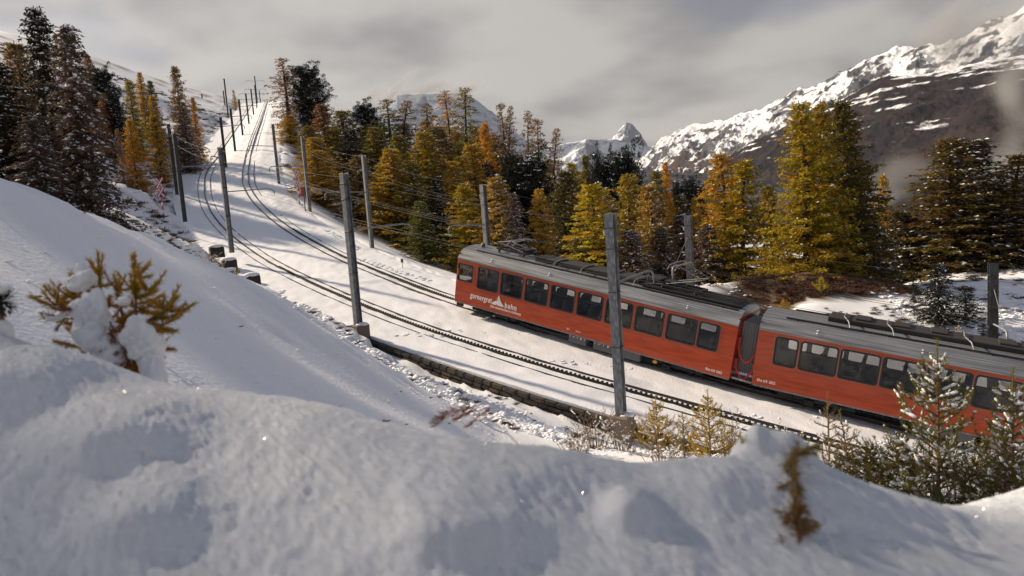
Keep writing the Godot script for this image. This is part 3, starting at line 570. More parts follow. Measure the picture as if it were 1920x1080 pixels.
# ------------------------------------------------------------------ the line of the railway
var pa := PackedVector3Array()
var pb := PackedVector3Array()
var sa := PackedFloat32Array()
var na := PackedVector3Array()
var sb := PackedFloat32Array()
var nb := PackedVector3Array()
var bed_a := PackedFloat32Array()
var bed_d := PackedFloat32Array()

func spline(src: Array) -> PackedVector3Array:
	var p := [2.0 * src[0] - src[1]] + src + [2.0 * src[-1] - src[-2]]
	var out := PackedVector3Array()
	for i in range(1, p.size() - 2):
		var a: Vector3 = p[i - 1]
		var b: Vector3 = p[i]
		var c: Vector3 = p[i + 1]
		var d: Vector3 = p[i + 2]
		var n := maxi(2, int(b.distance_to(c) / 0.4))
		for k in n:
			out.append(b.cubic_interpolate(c, a, d, float(k) / n))
	out.append(src[-1])
	for it in 30:
		var q := out.duplicate()
		for i in range(1, q.size() - 1): out[i] = (q[i - 1] + q[i] * 2.0 + q[i + 1]) * 0.25
	return out

func measure(p: PackedVector3Array, s: PackedFloat32Array, n: PackedVector3Array) -> void:
	var run := 0.0
	for i in p.size():
		if i: run += Vector2(p[i].x - p[i - 1].x, p[i].z - p[i - 1].z).length()
		s.append(run)
		var t := p[mini(i + 3, p.size() - 1)] - p[maxi(i - 3, 0)]
		n.append(Vector3(-t.z, 0, t.x).normalized())

func at_s(p: PackedVector3Array, s: PackedFloat32Array, n: PackedVector3Array, q: float, u := 0.0, dy := 0.0) -> Vector3:
	var i := clampi(s.bsearch(q), 1, s.size() - 1)
	var f := clampf((q - s[i - 1]) / maxf(s[i] - s[i - 1], 1e-5), 0.0, 1.0)
	return p[i - 1].lerp(p[i], f) + n[i - 1].lerp(n[i], f).normalized() * u + Vector3(0, dy, 0)

func on_a(q: float, u := 0.0, dy := 0.0) -> Vector3: return at_s(pa, sa, na, q, u, dy)
func on_b(q: float, u := 0.0, dy := 0.0) -> Vector3: return at_s(pb, sb, nb, q, u, dy)

func nearest(p: PackedVector3Array, s: PackedFloat32Array, n: PackedVector3Array, x: float, z: float) -> Vector2:
	var best := 1e18
	var k := 0
	for i in range(0, p.size(), 6):
		var d := (p[i].x - x) * (p[i].x - x) + (p[i].z - z) * (p[i].z - z)
		if d < best: best = d; k = i
	for i in range(maxi(k - 6, 0), mini(k + 7, p.size())):
		var d := (p[i].x - x) * (p[i].x - x) + (p[i].z - z) * (p[i].z - z)
		if d < best: best = d; k = i
	var w := Vector3(x - p[k].x, 0, z - p[k].z)
	var t := Vector3(n[k].z, 0, -n[k].x)
	return Vector2(s[k] + w.dot(t), w.dot(n[k]))

func bed_y(s: float, u: float) -> float:
	var f := clampf(s * 2.0, 0.0, bed_a.size() - 1.001)
	var i := int(f)
	var k := f - i
	return lerpf(bed_a[i], bed_a[i + 1], k) + lerpf(bed_d[i], bed_d[i + 1], k) * clampf(u / 4.05, 0.0, 1.25) - 0.06

# ------------------------------------------------------------------ ground
const GX0 := -104.0
const GZ0 := -262.0
const GS := 1.5
const GNX := 150
const GNZ := 184
var gh := PackedFloat32Array()
var gs := PackedFloat32Array()
var gu := PackedFloat32Array()

func kernel(points: Array, w: Array, plane: Vector3, x: float, z: float) -> float:
	var h := plane.x + plane.y * x + plane.z * z
	for i in points.size():
		var p: Vector3 = points[i]
		var dx := p.x - x
		var dz := p.z - z
		h -= w[i] * sqrt(dx * dx + dz * dz)
	return h

func bake_ground() -> void:
	var px := PackedFloat32Array()
	var pz := PackedFloat32Array()
	var w := PackedFloat32Array(GROUND_W1 + GROUND_W2)
	for p in GROUND_1 + GROUND_2:
		px.append(p.x); pz.append(p.z)
	var n := px.size()
	for j in GNZ:
		for i in GNX:
			var x := GX0 + i * GS
			var z := GZ0 + j * GS
			var h := GROUND_PLANE.x + GROUND_PLANE.y * x + GROUND_PLANE.z * z
			for k in n:
				var dx := px[k] - x
				var dz := pz[k] - z
				h -= w[k] * sqrt(dx * dx + dz * dz)
			gh.append(h)
			var q := nearest(pa, sa, na, x, z)
			gs.append(q.x); gu.append(q.y)

func grid(a: PackedFloat32Array, x: float, z: float) -> float:
	var fx := clampf((x - GX0) / GS, 0.0, GNX - 1.001)
	var fz := clampf((z - GZ0) / GS, 0.0, GNZ - 1.001)
	var i := int(fx)
	var j := int(fz)
	fx -= i; fz -= j
	var k := j * GNX + i
	return lerpf(lerpf(a[k], a[k + 1], fx), lerpf(a[k + GNX], a[k + GNX + 1], fx), fz)

func ground(x: float, z: float) -> float:
	var h := grid(gh, x, z)
	var out := maxf(maxf(GX0 - x, x - (GX0 + GS * (GNX - 1))), maxf(GZ0 - z, z - (GZ0 + GS * (GNZ - 1))))
	if out > 0.0:
		return lerpf(h, -130.0, smoothstep(0.0, 420.0, out))
	if absf(grid(gu, x, z)) > 30.0: return h
	var q := nearest(pa, sa, na, x, z)
	var s := q.x
	var u := q.y
	if s < 2.0 or s > 290.0: return h
	var b := bed_y(s, u)
	if u > -2.4 and u < 6.9: return b - 0.35
	if u <= -2.4:
		if s < 70.0: return minf(h, b - 0.42) if u > -3.2 else h
		return lerpf(h, b - 0.02, smoothstep(-4.8, -2.4, u))
	return lerpf(h, b - 0.03, smoothstep(10.5, 6.9, u))

func rough(x: float, z: float) -> float:
	return n1.get_noise_2d(x * 2.2, z * 2.2)

func spaced(lo: float, hi: float, step: float, far_lo: float, far_hi: float, growth: float) -> PackedFloat32Array:
	var a := PackedFloat32Array()
	var x := lo
	var d := step
	var before := PackedFloat32Array()
	while x > far_lo:
		d *= growth; x -= d; before.append(x)
	before.reverse()
	a.append_array(before)
	x = lo
	while x <= hi: a.append(x); x += step
	d = step
	while x < far_hi: a.append(x); d *= growth; x += d
	a.append(x)
	return a

func refine(a: PackedFloat32Array, lo: float, hi: float, n: int) -> PackedFloat32Array:
	var o := PackedFloat32Array()
	for i in a.size() - 1:
		o.append(a[i])
		if a[i] >= lo and a[i] < hi:
			for k in range(1, n): o.append(lerpf(a[i], a[i + 1], float(k) / n))
	o.append(a[-1])
	return o

func brown_share(x: float, z: float) -> float:
	# bare heath: under the giant larches, and speckled over the left hillside
	var dx := (x - 16.6) / 4.7
	var dz := (z + 36.2) / 2.5
	var m := 1.25 - sqrt(dx * dx + dz * dz) + 0.55 * n1.get_noise_2d(x * 5.0, z * 5.0)
	var f := smoothstep(0.0, 0.25, m)
	if x < -22.0 and z < -40.0:
		f = maxf(f, 0.85 * smoothstep(0.16, 0.42, n2.get_noise_2d(x * 3.1, z * 6.0) + 0.12 * n1.get_noise_2d(x * 9.0, z * 9.0)))
	return f

func make_ground() -> void:
	var xs := refine(spaced(-58.0, 46.0, 0.65, -3200.0, 3800.0, 1.14), -10.0, 4.5, 3)
	var zs := refine(spaced(-96.0, 7.0, 0.65, -4200.0, 120.0, 1.06), -18.0, -2.0, 3)
	var sh := Shape.new()
	for z in zs:
		for x in xs:
			var y := ground(x, z)
			var amp := 0.10
			var near := clampf((absf(x) + absf(z) - 6.0) / 14.0, 0.0, 1.0)
			if z > -17.0 and x < 2.0: amp = 0.05 * clampf((x + 4.0) / 6.0, 0.25, 1.0)
			if x < -22.0 and z < -40.0: amp = 0.28
			if x > 4.0 and z < -30.0: amp = 0.2
			var f := brown_share(x, z)
			var e := n1.get_noise_2d(x * 1.4, z * 1.4) + 0.6 * n1.get_noise_2d(x * 5.0 + 50.0, z * 5.0)
			y += amp * e * near + f * 0.06
			if z > -18.0 and x < 3.0:
				var w := smoothstep(3.0, 0.0, x) * smoothstep(-18.0, -15.0, z) * near
				# wind ripples that run down the smooth slope
				y += 2.2 * w * (0.040 * n1.get_noise_2d(x * 1.5 + z * 0.6, z * 8.0 - x * 2.6) + 0.035 * n2.get_noise_2d(x * 4.0, z * 16.0 - x * 5.0) + 0.03 * n1.get_noise_2d(x * 9.0 + 70.0, z * 12.0))
			var snow := Color(0.84, 0.85, 0.88)
			var heath := Color(0.085, 0.055, 0.035).lerp(Color(0.16, 0.09, 0.045), 0.5 + n1.get_noise_2d(x * 8.0, z * 8.0))
			sh.col = snow.lerp(heath, f)
			sh.vert(Vector3(x, y, z))
	var nx := xs.size()
	for j in zs.size() - 1:
		for i in nx - 1:
			var k := j * nx + i
			sh.x.append_array([k, k + 1, k + nx + 1, k, k + nx + 1, k + nx])
	var g := part("ground", sh.commit(true, true), M.ground)
	tag(g, "snow covered mountain slope falling from left to right", "", "", "structure")

func make_bed() -> void:
	var us := PackedFloat32Array()
	var u := -2.55
	while u < 7.3: us.append(u); u += 0.17
	us.append(7.5)
	var sh := Shape.new()
	var ss := PackedFloat32Array()
	var s := 4.0
	while s < 292.0:
		ss.append(s)
		s += 0.3 if s < 85.0 else 0.9
	for q in ss:
		for w in us:
			var p := on_a(q, w)
			var y := bed_y(q, w)
			y += 0.04 * n1.get_noise_2d(p.x * 5.0, p.z * 5.0) + 0.03 * n2.get_noise_2d(p.x * 13.0, p.z * 13.0) + 0.02 * n1.get_noise_2d(p.x * 24.0, p.z * 24.0)
			var ub := w - 4.1
			for c in [w, ub]:      # cleared band along each track
				if absf(c) < 0.9: y -= 0.012 * (1.0 - smoothstep(0.6, 0.9, absf(c)))
			if absf(w - 2.0) < 0.9: y += 0.05 * (1.0 - absf(w - 2.0) / 0.9)
			if w > 6.9: y -= (w - 6.9) * 0.6
			sh.vert(Vector3(p.x, y, p.z))
	var n := us.size()
	for j in ss.size() - 1:
		for i in n - 1:
			var k := j * n + i
			sh.x.append_array([k, k + n + 1, k + 1, k, k + n, k + n + 1])
	# the snow lip over the wall
	var k0 := sh.v.size()
	for j in ss.size():
		var p: Vector3 = sh.v[j * n]
		sh.vert(p)
		sh.vert(p + Vector3(0, -0.12 - 0.03 * n1.get_noise_1d(j * 9.0), 0) - na[0] * 0.0)
	for j in ss.size() - 1:
		var k := k0 + j * 2
		sh.x.append_array([k, k + 2, k + 3, k, k + 3, k + 1])
	var g := part("track_bed", sh.commit(true), M.snow)
	tag(g, "level snow covered bed that carries the two railway tracks uphill", "", "", "structure")

var drift_v := PackedVector3Array()

func make_drift() -> void:
	var sh := Shape.new()
	var x0 := -3.0
	var z0 := -4.0
	var nx := 700
	var nz := 420
	var st := 0.00872
	var px := PackedFloat32Array()
	var pz := PackedFloat32Array()
	for p in DRIFT_POINTS: px.append(p.x); pz.append(p.z)
	var w := PackedFloat32Array(DRIFT_W)
	# coarse pass, then bilinear
	var cs := 0.061
	var cnx := int(nx * st / cs) + 2
	var cnz := int(nz * st / cs) + 2
	var ch := PackedFloat32Array()
	for j in cnz:
		for i in cnx:
			var x := x0 + i * cs
			var z := z0 + j * cs
			var h := DRIFT_PLANE.x + DRIFT_PLANE.y * x + DRIFT_PLANE.z * z
			for k in px.size():
				var dx := px[k] - x
				var dz := pz[k] - z
				h -= w[k] * sqrt(dx * dx + dz * dz)
			ch.append(h)
	for it in 1:
		var q := ch.duplicate()
		for j in range(1, cnz - 1):
			for i in range(1, cnx - 1):
				var k := j * cnx + i
				ch[k] = q[k] * 0.4 + (q[k - 1] + q[k + 1] + q[k - cnx] + q[k + cnx]) * 0.15
	for j in nz:
		for i in nx:
			var x := x0 + i * st
			var z := z0 + j * st
			var fx := (x - x0) / cs
			var fz := (z - z0) / cs
			var a := int(fx)
			var b := int(fz)
			fx -= a; fz -= b
			var k := b * cnx + a
			var h := lerpf(lerpf(ch[k], ch[k + 1], fx), lerpf(ch[k + cnx], ch[k + cnx + 1], fx), fz)
			for m in DRIFT_BUMPS:
				var dx: float = (x - m[0]) / m[2]
				var dz: float = (z - m[1]) / (m[3] if z > m[1] else m[4])
				var d := dx * dx + dz * dz
				if d < 6.0: h += m[5] * exp(-pow(d, 1.4))
			h += 0.014 * n1.get_noise_2d(x * 14.0, z * 14.0) + 0.007 * n1.get_noise_2d(x * 60.0, z * 60.0) + 0.003 * n1.get_noise_2d(x * 190.0 + 30.0, z * 190.0) + 0.004 * n2.get_noise_2d(x * 400.0, z * 400.0) + 0.004 * n1.get_noise_2d(x * 900.0, z * 900.0)
			sh.vert(Vector3(x, h, z))
	for j in nz - 1:
		for i in nx - 1:
			var k := j * nx + i
			sh.x.append_array([k, k + 1, k + nx + 1, k, k + nx + 1, k + nx])
	drift_v = sh.v
	var g := part("snow_drift", sh.commit(true), M.near_snow)
	tag(g, "near drift of crusted snow across the bottom of the view", "", "", "structure")
# ------------------------------------------------------------------ mountains
func make_mountain(called: String, label: String, ridge: Array, foot: Array, nu: int, nv: int, amp: float, wave: float, look: String, back := 400.0) -> void:
	var sh := Shape.new()
	for j in nv + 1:
		var f := float(j) / nv
		for i in nu + 1:
			var t := float(i) / nu
			var a := along(ridge, t)
			var b := along(foot, t)
			var p := a.lerp(b, pow(f, 0.9))
			var k := amp * (0.35 + 0.65 * sin(minf(f * 3.2, PI * 0.5))) * (1.0 - 0.65 * f)
			var r := ridged.get_noise_3d(p.x / wave, p.y / wave * 0.6, p.z / wave)
			var e := n3.get_noise_3d(p.x / wave * 3.6, p.y / wave * 2.4, p.z / wave * 3.6)
			var e2 := n3.get_noise_3d(p.x / wave * 11.0, p.y / wave * 9.0, p.z / wave * 11.0)
			p.y += k * (r * 0.75 + e * 0.5 + e2 * 0.2)
			sh.vert(p)
	var n := nu + 1
	# far side, so that the ridge has a back
	var base := sh.v.size()
	for i in n:
		var p: Vector3 = sh.v[i]
		var o := Vector3(p.x, 0, p.z).normalized()
		sh.vert(Vector3(p.x + o.x * back, p.y - back * 0.9, p.z + o.z * back))
	for j in nv:
		for i in nu:
			var k := j * n + i
			sh.x.append_array([k, k + 1, k + n + 1, k, k + n + 1, k + n])
	for i in nu:
		sh.x.append_array([i, base + i, base + i + 1, i, base + i + 1, i + 1])
	# what lies on the rock: snow on ledges and in gullies, heath lower down
	var m := sh.commit(true)
	var nrm: PackedVector3Array = m.surface_get_arrays(0)[Mesh.ARRAY_NORMAL]
	for k in sh.v.size():
		var p: Vector3 = sh.v[k]
		var f := clampf(float(k / n) / nv, 0.0, 1.0)
		var steep: float = 1.0 - absf(nrm[k].y)
		var e := n3.get_noise_3d(p.x / 170.0, p.y / 70.0, p.z / 170.0) + 0.8 * n3.get_noise_3d(p.x / 45.0, p.y / 26.0, p.z / 45.0)
		var tone := n3.get_noise_3d(p.x / 60.0 + 9.0, p.y / 60.0, p.z / 60.0)
		var rock := Color(0.05, 0.056, 0.072).lerp(Color(0.11, 0.11, 0.12), clampf(0.5 + tone, 0.0, 1.0))
		var c := rock
		var snow := Color(0.78, 0.80, 0.84)
		match look:
			"snowy":
				var s := smoothstep(-0.10, 0.16, 0.30 - steep * 0.25 - 0.75 * f + e * 1.1)
				var heath := Color(0.075, 0.045, 0.042).lerp(Color(0.045, 0.042, 0.045), clampf(0.5 + tone, 0.0, 1.0))
				c = rock.lerp(heath, smoothstep(0.40, 0.62, f + e * 0.2)).lerp(snow, s)
			"brown":
				var heath := Color(0.017, 0.017, 0.021).lerp(Color(0.040, 0.030, 0.029), clampf(0.45 + tone * 1.2, 0.0, 1.0))  # heath tone darkened, standing in for the shadow of clouds
				var band := n3.get_noise_3d(p.x / 420.0, p.y / 17.0, p.z / 420.0)
				var right := clampf((p.x - 820.0) / 330.0, 0.0, 1.0)
				var s := smoothstep(0.20, 0.40, band * 0.85 + e * 0.5 + 0.34 * right - f * (0.85 - 0.45 * right) + 0.10)
				c = heath.lerp(snow, s * 0.9)
			"peak":
				c = Color(0.21, 0.24, 0.29).lerp(snow, smoothstep(-0.1, 0.25, n3.get_noise_3d(p.x / 210.0, p.y / 330.0, p.z / 210.0) * 1.3 + e * 0.5 - 0.02 - steep * 0.3 - f * 0.1))  # rock lightened so the peak fades: haze put into the colour
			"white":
				c = Color(0.16, 0.20, 0.26).lerp(Color(0.42, 0.48, 0.56) if called.begins_with("cloud") else Color(0.66, 0.70, 0.76), smoothstep(-0.5, 0.2, e + 0.05))  # capped mountain: snow darkened and blued, cloud shade painted into its colour
			"forest":
				c = Color(0.022, 0.026, 0.032).lerp(Color(0.10, 0.10, 0.115), clampf(0.35 + e, 0.0, 1.0))
		sh.c[k] = c
	var g := part(called, sh.commit(true, true), M.mountain)
	tag(g, label, "", "", "structure")

func along(a: Array, t: float) -> Vector3:
	var f := t * (a.size() - 1)
	var i := mini(int(f), a.size() - 2)
	return (a[i] as Vector3).lerp(a[i + 1], f - i)

# ------------------------------------------------------------------ trees
var protos := {}
var tints := {}

func curve_branch(o: Vector3, dir: Vector3, length: float, rise: float, droop: float, tip: float, n: int) -> PackedVector3Array:
	var p := PackedVector3Array()
	for i in n + 1:
		var t := float(i) / n
		p.append(o + dir * length * t + Vector3(0, length * (rise * t - droop * t * t + tip * t * t * t), 0))
	return p

func snow_slab(sh: Shape, a: Vector3, b: Vector3, w: float, h: float) -> void:
	var d := b - a
	var s := d.cross(Vector3.UP).normalized() * w
	var up := Vector3(0, h, 0)
	var m := (a + b) * 0.5
	var lo := Vector3(0, -h * 0.3, 0)
	sh.tri(a, m + s + lo, m + up); sh.tri(a, m + up, m - s + lo)
	sh.tri(b, m + up, m + s + lo); sh.tri(b, m - s + lo, m + up)

func conifer(kind: String, sd: int, snowy: float) -> Node3D:
	rng.seed = sd * 7919 + kind.hash() % 1000
	var trunk := Shape.new()
	var crown := Shape.new()
	var snow := Shape.new()
	var H := 10.0
	var bend := Vector3(rng.randf_range(-0.25, 0.25), 0, rng.randf_range(-0.25, 0.25))
	var line := PackedVector3Array()
	var rad := PackedFloat32Array()
	var pine := kind == "pine"
	var sparse := kind == "sparse"
	var spruce := kind.contains("spruce")
	var r0 := 0.14 if kind != "biglarch" else 0.16
	if pine: r0 = 0.2
	if pine or sparse: bend *= 3.0
	for i in 15:
		var t := i / 14.0
		line.append(Vector3(0, H * t - 0.4 * (1.0 - t), 0) + bend * sin(t * PI) * (1.0 if i % 2 else 0.9))
		rad.append(r0 * pow(1.0 - t, 0.8) + 0.012)
	trunk.tube(line, rad, 7)
	var spine := func(y: float) -> Vector3:
		var f := clampf(y / H * 14.0, 0.0, 13.99)
		return line[int(f)].lerp(line[int(f) + 1], f - int(f))
	var y := 0.35
	var step := 0.235
	var fill := 1.0
	var tl := 0.15
	var tw := 0.034
	var R := 2.2
	match kind:
		"larch": step = 0.21; y = 0.3; fill = 1.3
		"biglarch": step = 0.17; fill = 1.7; tl = 0.12; tw = 0.03; y = 0.5
		"sparse": step = 0.25; y = 1.4; fill = 1.35
		"spruce": step = 0.2; y = 0.2; fill = 1.4; tl = 0.16
		"smallspruce": step = 0.45; y = 0.3; tl = 0.34; tw = 0.06; fill = 0.6
		"pine": step = 0.36; y = 2.6; R = 2.8; tl = 0.2; tw = 0.034
	if kind == "pine" and sd % 3 == 0: y = 1.2
	while y < H * 0.985:
		var t := y / H
		var rmax := R * pow(1.0 - t, 0.66) + 0.1
		if kind == "biglarch": rmax = R * pow(1.0 - pow(t, 1.3), 0.85) + 0.08
		if sparse: rmax = R * (0.5 + 0.6 * sin(PI * clampf((t - 0.2) / 0.95, 0.0, 1.0))) * pow(1.06 - t, 0.75)
		if pine: rmax = R * sqrt(maxf(0.02, 1.0 - pow((t - 0.56) / 0.46, 2.0)))
		var nb := 5 if not pine else 6
		if sparse: nb = 4
		var a0 := rng.randf() * TAU
		for b in nb:
			if sparse and rng.randf() < 0.22: continue
			var az := a0 + TAU * b / nb + rng.randf_range(-0.4, 0.4)
			var out := Vector3(cos(az), 0, sin(az))
			var length := rmax * rng.randf_range(0.62, 1.12)
			if rng.randf() < 0.08: length *= 1.22
			var rise := rng.randf_range(0.0, 0.25)
			var droop := 0.35
			var tip := 0.28
			if t > 0.75: rise += (t - 0.75) * 2.6
			if spruce: rise = rng.randf_range(-0.15, 0.1) + maxf(0.0, t - 0.72) * 3.2; droop = 0.62; tip = 0.2
			if sparse: rise = rng.randf_range(-0.2, 0.25) + maxf(0.0, t - 0.8) * 3.0; droop = 0.3; tip = 0.2
			if pine: rise = rng.randf_range(0.2, 0.7) * (0.3 + t); droop = 0.2; tip = 0.4
			var o: Vector3 = spine.call(minf(y + rng.randf_range(-0.3, 0.3) * (1.2 - t), H))
			var pts := curve_branch(o, out, length, rise, droop, tip, 4)
			trunk.tube(pts, PackedFloat32Array([0.035 * (1.15 - t) + 0.008, 0.022 * (1.15 - t) + 0.006, 0.01, 0.006, 0.004]), 3, false)
			var shade := rng.randf_range(0.68, 1.0)
			var hue := rng.randf_range(0.82, 1.0)
			if rng.randf() < 0.08: hue = 0.68; shade = 1.0
			var sidev := out.cross(Vector3.UP)
			if pine:
				for g in int(2 + length * 2.6):
					var f := rng.randf_range(0.25, 1.0)
					var k := int(f * 3.99)
					var q: Vector3 = pts[k].lerp(pts[k + 1], f * 4.0 - k) + Vector3(rng.randf_range(-1, 1), rng.randf_range(-0.5, 0.8), rng.randf_range(-1, 1)) * 0.42 * (0.4 + 0.6 * f)
					var sz := rng.randf_range(0.22, 0.42)
					var tone := rng.randf_range(0.45, 1.0)
					for e in 34:
						var d := Vector3(rng.randfn(), rng.randfn() + 0.5, rng.randfn()).normalized()
						crown.col = Color(tone, tone, tone * 0.95) * rng.randf_range(0.7, 1.0)
						crown.leaf(q + d * sz * rng.randf_range(0.1, 0.7), d * tl * 1.3, d.cross(Vector3(rng.randfn(), rng.randfn(), rng.randfn())).normalized() * tw)
					if rng.randf() < snowy * (0.55 + 0.45 * out.x):
						for e in 3: snow_slab(snow, q + Vector3(rng.randf_range(-1, 1) * sz, sz * rng.randf_range(0.6, 0.95), rng.randf_range(-1, 1) * sz), q + Vector3(rng.randf_range(-1, 1) * sz, sz * 0.75, rng.randf_range(-1, 1) * sz), rng.randf_range(0.04, 0.1), 0.06)
				continue
			var twigs := int(3 + length * 5.2 * fill)
			for g in twigs:
				var f := rng.randf_range(0.08, 1.0)
				var k := int(f * 3.99)
				var q: Vector3 = pts[k].lerp(pts[k + 1], f * 4.0 - k)
				var reach := (0.10 + 0.30 * length * (1.05 - f)) * rng.randf_range(0.5, 1.2)
				if spruce: reach *= 0.8
				var sg := 1.0 if rng.randf() < 0.5 else -1.0
				var hang := rng.randf_range(0.15, 0.75) if not spruce else rng.randf_range(0.5, 1.5)
				var d := (sidev * sg * rng.randf_range(0.3, 1.0) + out * rng.randf_range(0.2, 0.8) - Vector3(0, hang, 0)).normalized()
				var cnt := int(3 + reach * 13.0 * fill)
				if sparse: cnt = int(cnt * 0.75)
				for e in cnt:
					var w: Vector3 = q + d * reach * (e + rng.randf()) / cnt + Vector3(rng.randf_range(-1, 1), rng.randf_range(-1, 1), rng.randf_range(-1, 1)) * 0.05
					var ld := (d * 0.6 + Vector3(rng.randfn(), rng.randfn() * 0.8 - 0.1, rng.randfn()) * 0.6).normalized()
					var lum := shade * rng.randf_range(0.7, 1.0)
					crown.col = Color(lum, lum * hue * rng.randf_range(0.85, 1.0), lum * 0.9)
					var l := tl * rng.randf_range(0.7, 1.3)
					crown.leaf(w, ld * l, ld.cross(Vector3(rng.randfn(), rng.randfn(), rng.randfn())).normalized() * tw * rng.randf_range(0.8, 1.3))
				if rng.randf() < snowy * 0.5 * (0.62 + 0.38 * out.x + 0.1 * out.z):
					snow_slab(snow, q + Vector3(0, 0.02, 0), q + d * reach * 0.8 + Vector3(0, 0.05, 0), rng.randf_range(0.03, 0.07), rng.randf_range(0.03, 0.06))
			if rng.randf() < snowy * (0.5 + 0.5 * out.x + 0.15 * out.z):
				for k in range(1, 4):
					if rng.randf() < 0.55:
						snow_slab(snow, pts[k].lerp(pts[k + 1], rng.randf_range(0.0, 0.4)) + Vector3(0, 0.02, 0), pts[k].lerp(pts[k + 1], rng.randf_range(0.6, 1.0)) + Vector3(0, 0.03, 0) + sidev * rng.randf_range(-0.12, 0.12), rng.randf_range(0.03, 0.15) * (0.4 + 0.7 * snowy), rng.randf_range(0.03, 0.09))
		y += step * rng.randf_range(0.75, 1.25) * (1.0 if t < 0.85 else 0.7)
	var root := Node3D.new()
	part("trunk", trunk.commit(true), M.bark, root)
	part("crown", crown.commit(false, true), M.bark, root)
	if snow.v.size(): part("snow_load", snow.commit(false), M.tree_snow, root).set_meta("kind", "stuff")
	root.set_meta("reach", R)
	return root

const TINT := {
	"gold": [0.66, 0.50, 0.045], "orange": [0.66, 0.42, 0.05], "brightorange": [0.84, 0.51, 0.045], "orangegold": [0.68, 0.49, 0.045], "russet": [0.40, 0.25, 0.09], "brown": [0.37, 0.28, 0.13], "brownolive": [0.34, 0.285, 0.09],
	"olive": [0.31, 0.30, 0.04], "olivegold": [0.50, 0.43, 0.035], "greengold": [0.54, 0.48, 0.035], "yellowgreen": [0.68, 0.63, 0.045], "green": [0.23, 0.27, 0.045], "darkolive": [0.18, 0.17, 0.035], "snowgold": [0.60, 0.46, 0.07],
	"snowbrown": [0.21, 0.175, 0.12], "browngold": [0.36, 0.27, 0.07], "darkgold": [0.20, 0.16, 0.03], "darklarch": [0.085, 0.08, 0.035], "pine": [0.032, 0.038, 0.03], "spruce": [0.06, 0.062, 0.038], "sprucegreen": [0.045, 0.06, 0.035],
}

func crown_material(tint: String) -> StandardMaterial3D:
	if not tints.has(tint):
		var t: Array = TINT[tint]
		var m := mat(t[0], t[1], t[2], 0.75, 0.0, true)
		m.backlight_enabled = true
		m.metallic_specular = 0.25
		m.backlight = Color(0.8, 0.8, 0.8)
		tints[tint] = m
	return tints[tint]

func make_trees() -> void:
	var i := 0
	for row in TREES:
		var kind: String = row[0]
		var tint: String = row[5]
		var snowy := 0.42
		if tint.begins_with("snow"): snowy = 0.95
		elif kind == "spruce": snowy = 0.7
		elif kind == "biglarch": snowy = 0.12
		elif kind == "pine": snowy = 0.35
		elif tint in ["yellowgreen", "greengold", "orange", "brightorange"]: snowy = 0.14
		elif kind == "smallspruce": snowy = 0.3
		var variant := i % 3
		if kind == "smallspruce": variant = 0
		if kind == "biglarch": variant = i % 2
		var key := "%s%d%s" % [kind, variant, snowy]
		if not protos.has(key): protos[key] = conifer(kind, variant + 1, snowy)
		var p: Node3D = protos[key]
		var o: Node3D = p.duplicate()
		o.name = numbered({"pine": "stone_pine", "spruce": "spruce_tree", "smallspruce": "small_spruce"}.get(kind, "larch_tree"))
		add_child(o)
		var x: float = row[1]
		var z: float = row[2]
		var g := ground(x, z) - 0.15
		var h: float = maxf(float(row[3]) - g, 1.0)
		var wide: float = float(row[4]) / 2.2 * (0.95 if kind == "pine" else 1.45)
		if x > -21.0 and z < -38.0 and kind in ["larch", "spruce", "sparse"]: wide *= 1.5
		if kind == "pine": h *= 0.86
		rng.seed = i * 31 + 5
		o.transform = Transform3D(Basis(Vector3.UP, rng.randf_range(-0.5, 0.5)).scaled(Vector3.ONE) * Basis.from_scale(Vector3(wide, h / 10.0, wide)), Vector3(x, g, z))
		(o.get_node("crown") as MeshInstance3D).material_override = crown_material(tint)
		var place := "trees of the forest right of the tracks"
		if x < -20.0 and row[3] > 0.0 and z > -90.0 and x / z > 0.42: place = "trees on the hillside left of the tracks"
		tag(o, row[6], "tree", place)
		i += 1
	for k in protos: protos[k].free()

# ------------------------------------------------------------------ railway
func sweep(p: Callable, s0: float, s1: float, step: float, u: float, y0: float, y1: float, w: float) -> Shape:
	var sh := Shape.new()
	var q := s0
	var k := -1
	while q <= s1:
		var o: Vector3 = p.call(q, u, 0.0)
		var r: Vector3 = (p.call(q, u + 1.0, 0.0) - o).normalized()
		for c in [[-1.0, y0], [-1.0, y1], [1.0, y1], [1.0, y0]]:
			sh.vert(o + r * c[0] * w * 0.5 + Vector3(0, c[1], 0))
		if k >= 0:
			for e in 3:
				sh.x.append_array([k + e, k + e + 1, k + e + 5, k + e, k + e + 5, k + e + 4])
		k = sh.v.size() - 4
		q += step
	var flat := Shape.new()
	for i in range(0, sh.x.size(), 3): flat.tri(sh.v[sh.x[i]], sh.v[sh.x[i + 1]], sh.v[sh.x[i + 2]])
	return flat

func make_track(p: Callable, label: String, s0: float, s1: float, teeth_to: float, low: float) -> void:
	var t := thing("railway_track", label, "railway track")
	for e in [-0.53, 0.53]:
		part("rail", sweep(p, s0, s1, 0.8, e, -0.12, low if e < 0.0 else 0.0, 0.055).commit(), M.rail, t)
	part("rack_bar", sweep(p, s0, s1, 0.8, 0.0, -0.12, 0.02, 0.06).commit(), M.rack, t)
	var te := Shape.new()
	var q := s0
	while q < teeth_to:
		var o: Vector3 = p.call(q, 0.0, 0.0)
		var r: Vector3 = (p.call(q, 1.0, 0.0) - o).normalized()
		var b := Basis(r, Vector3.UP, r.cross(Vector3.UP))
		te.box(o + Vector3(0, 0.045, 0), Vector3(0.07, 0.07, 0.08), b)
		q += 0.19
	var m := part("rack_teeth", te.commit(), M.rack, t)
	m.set_meta("kind", "stuff")

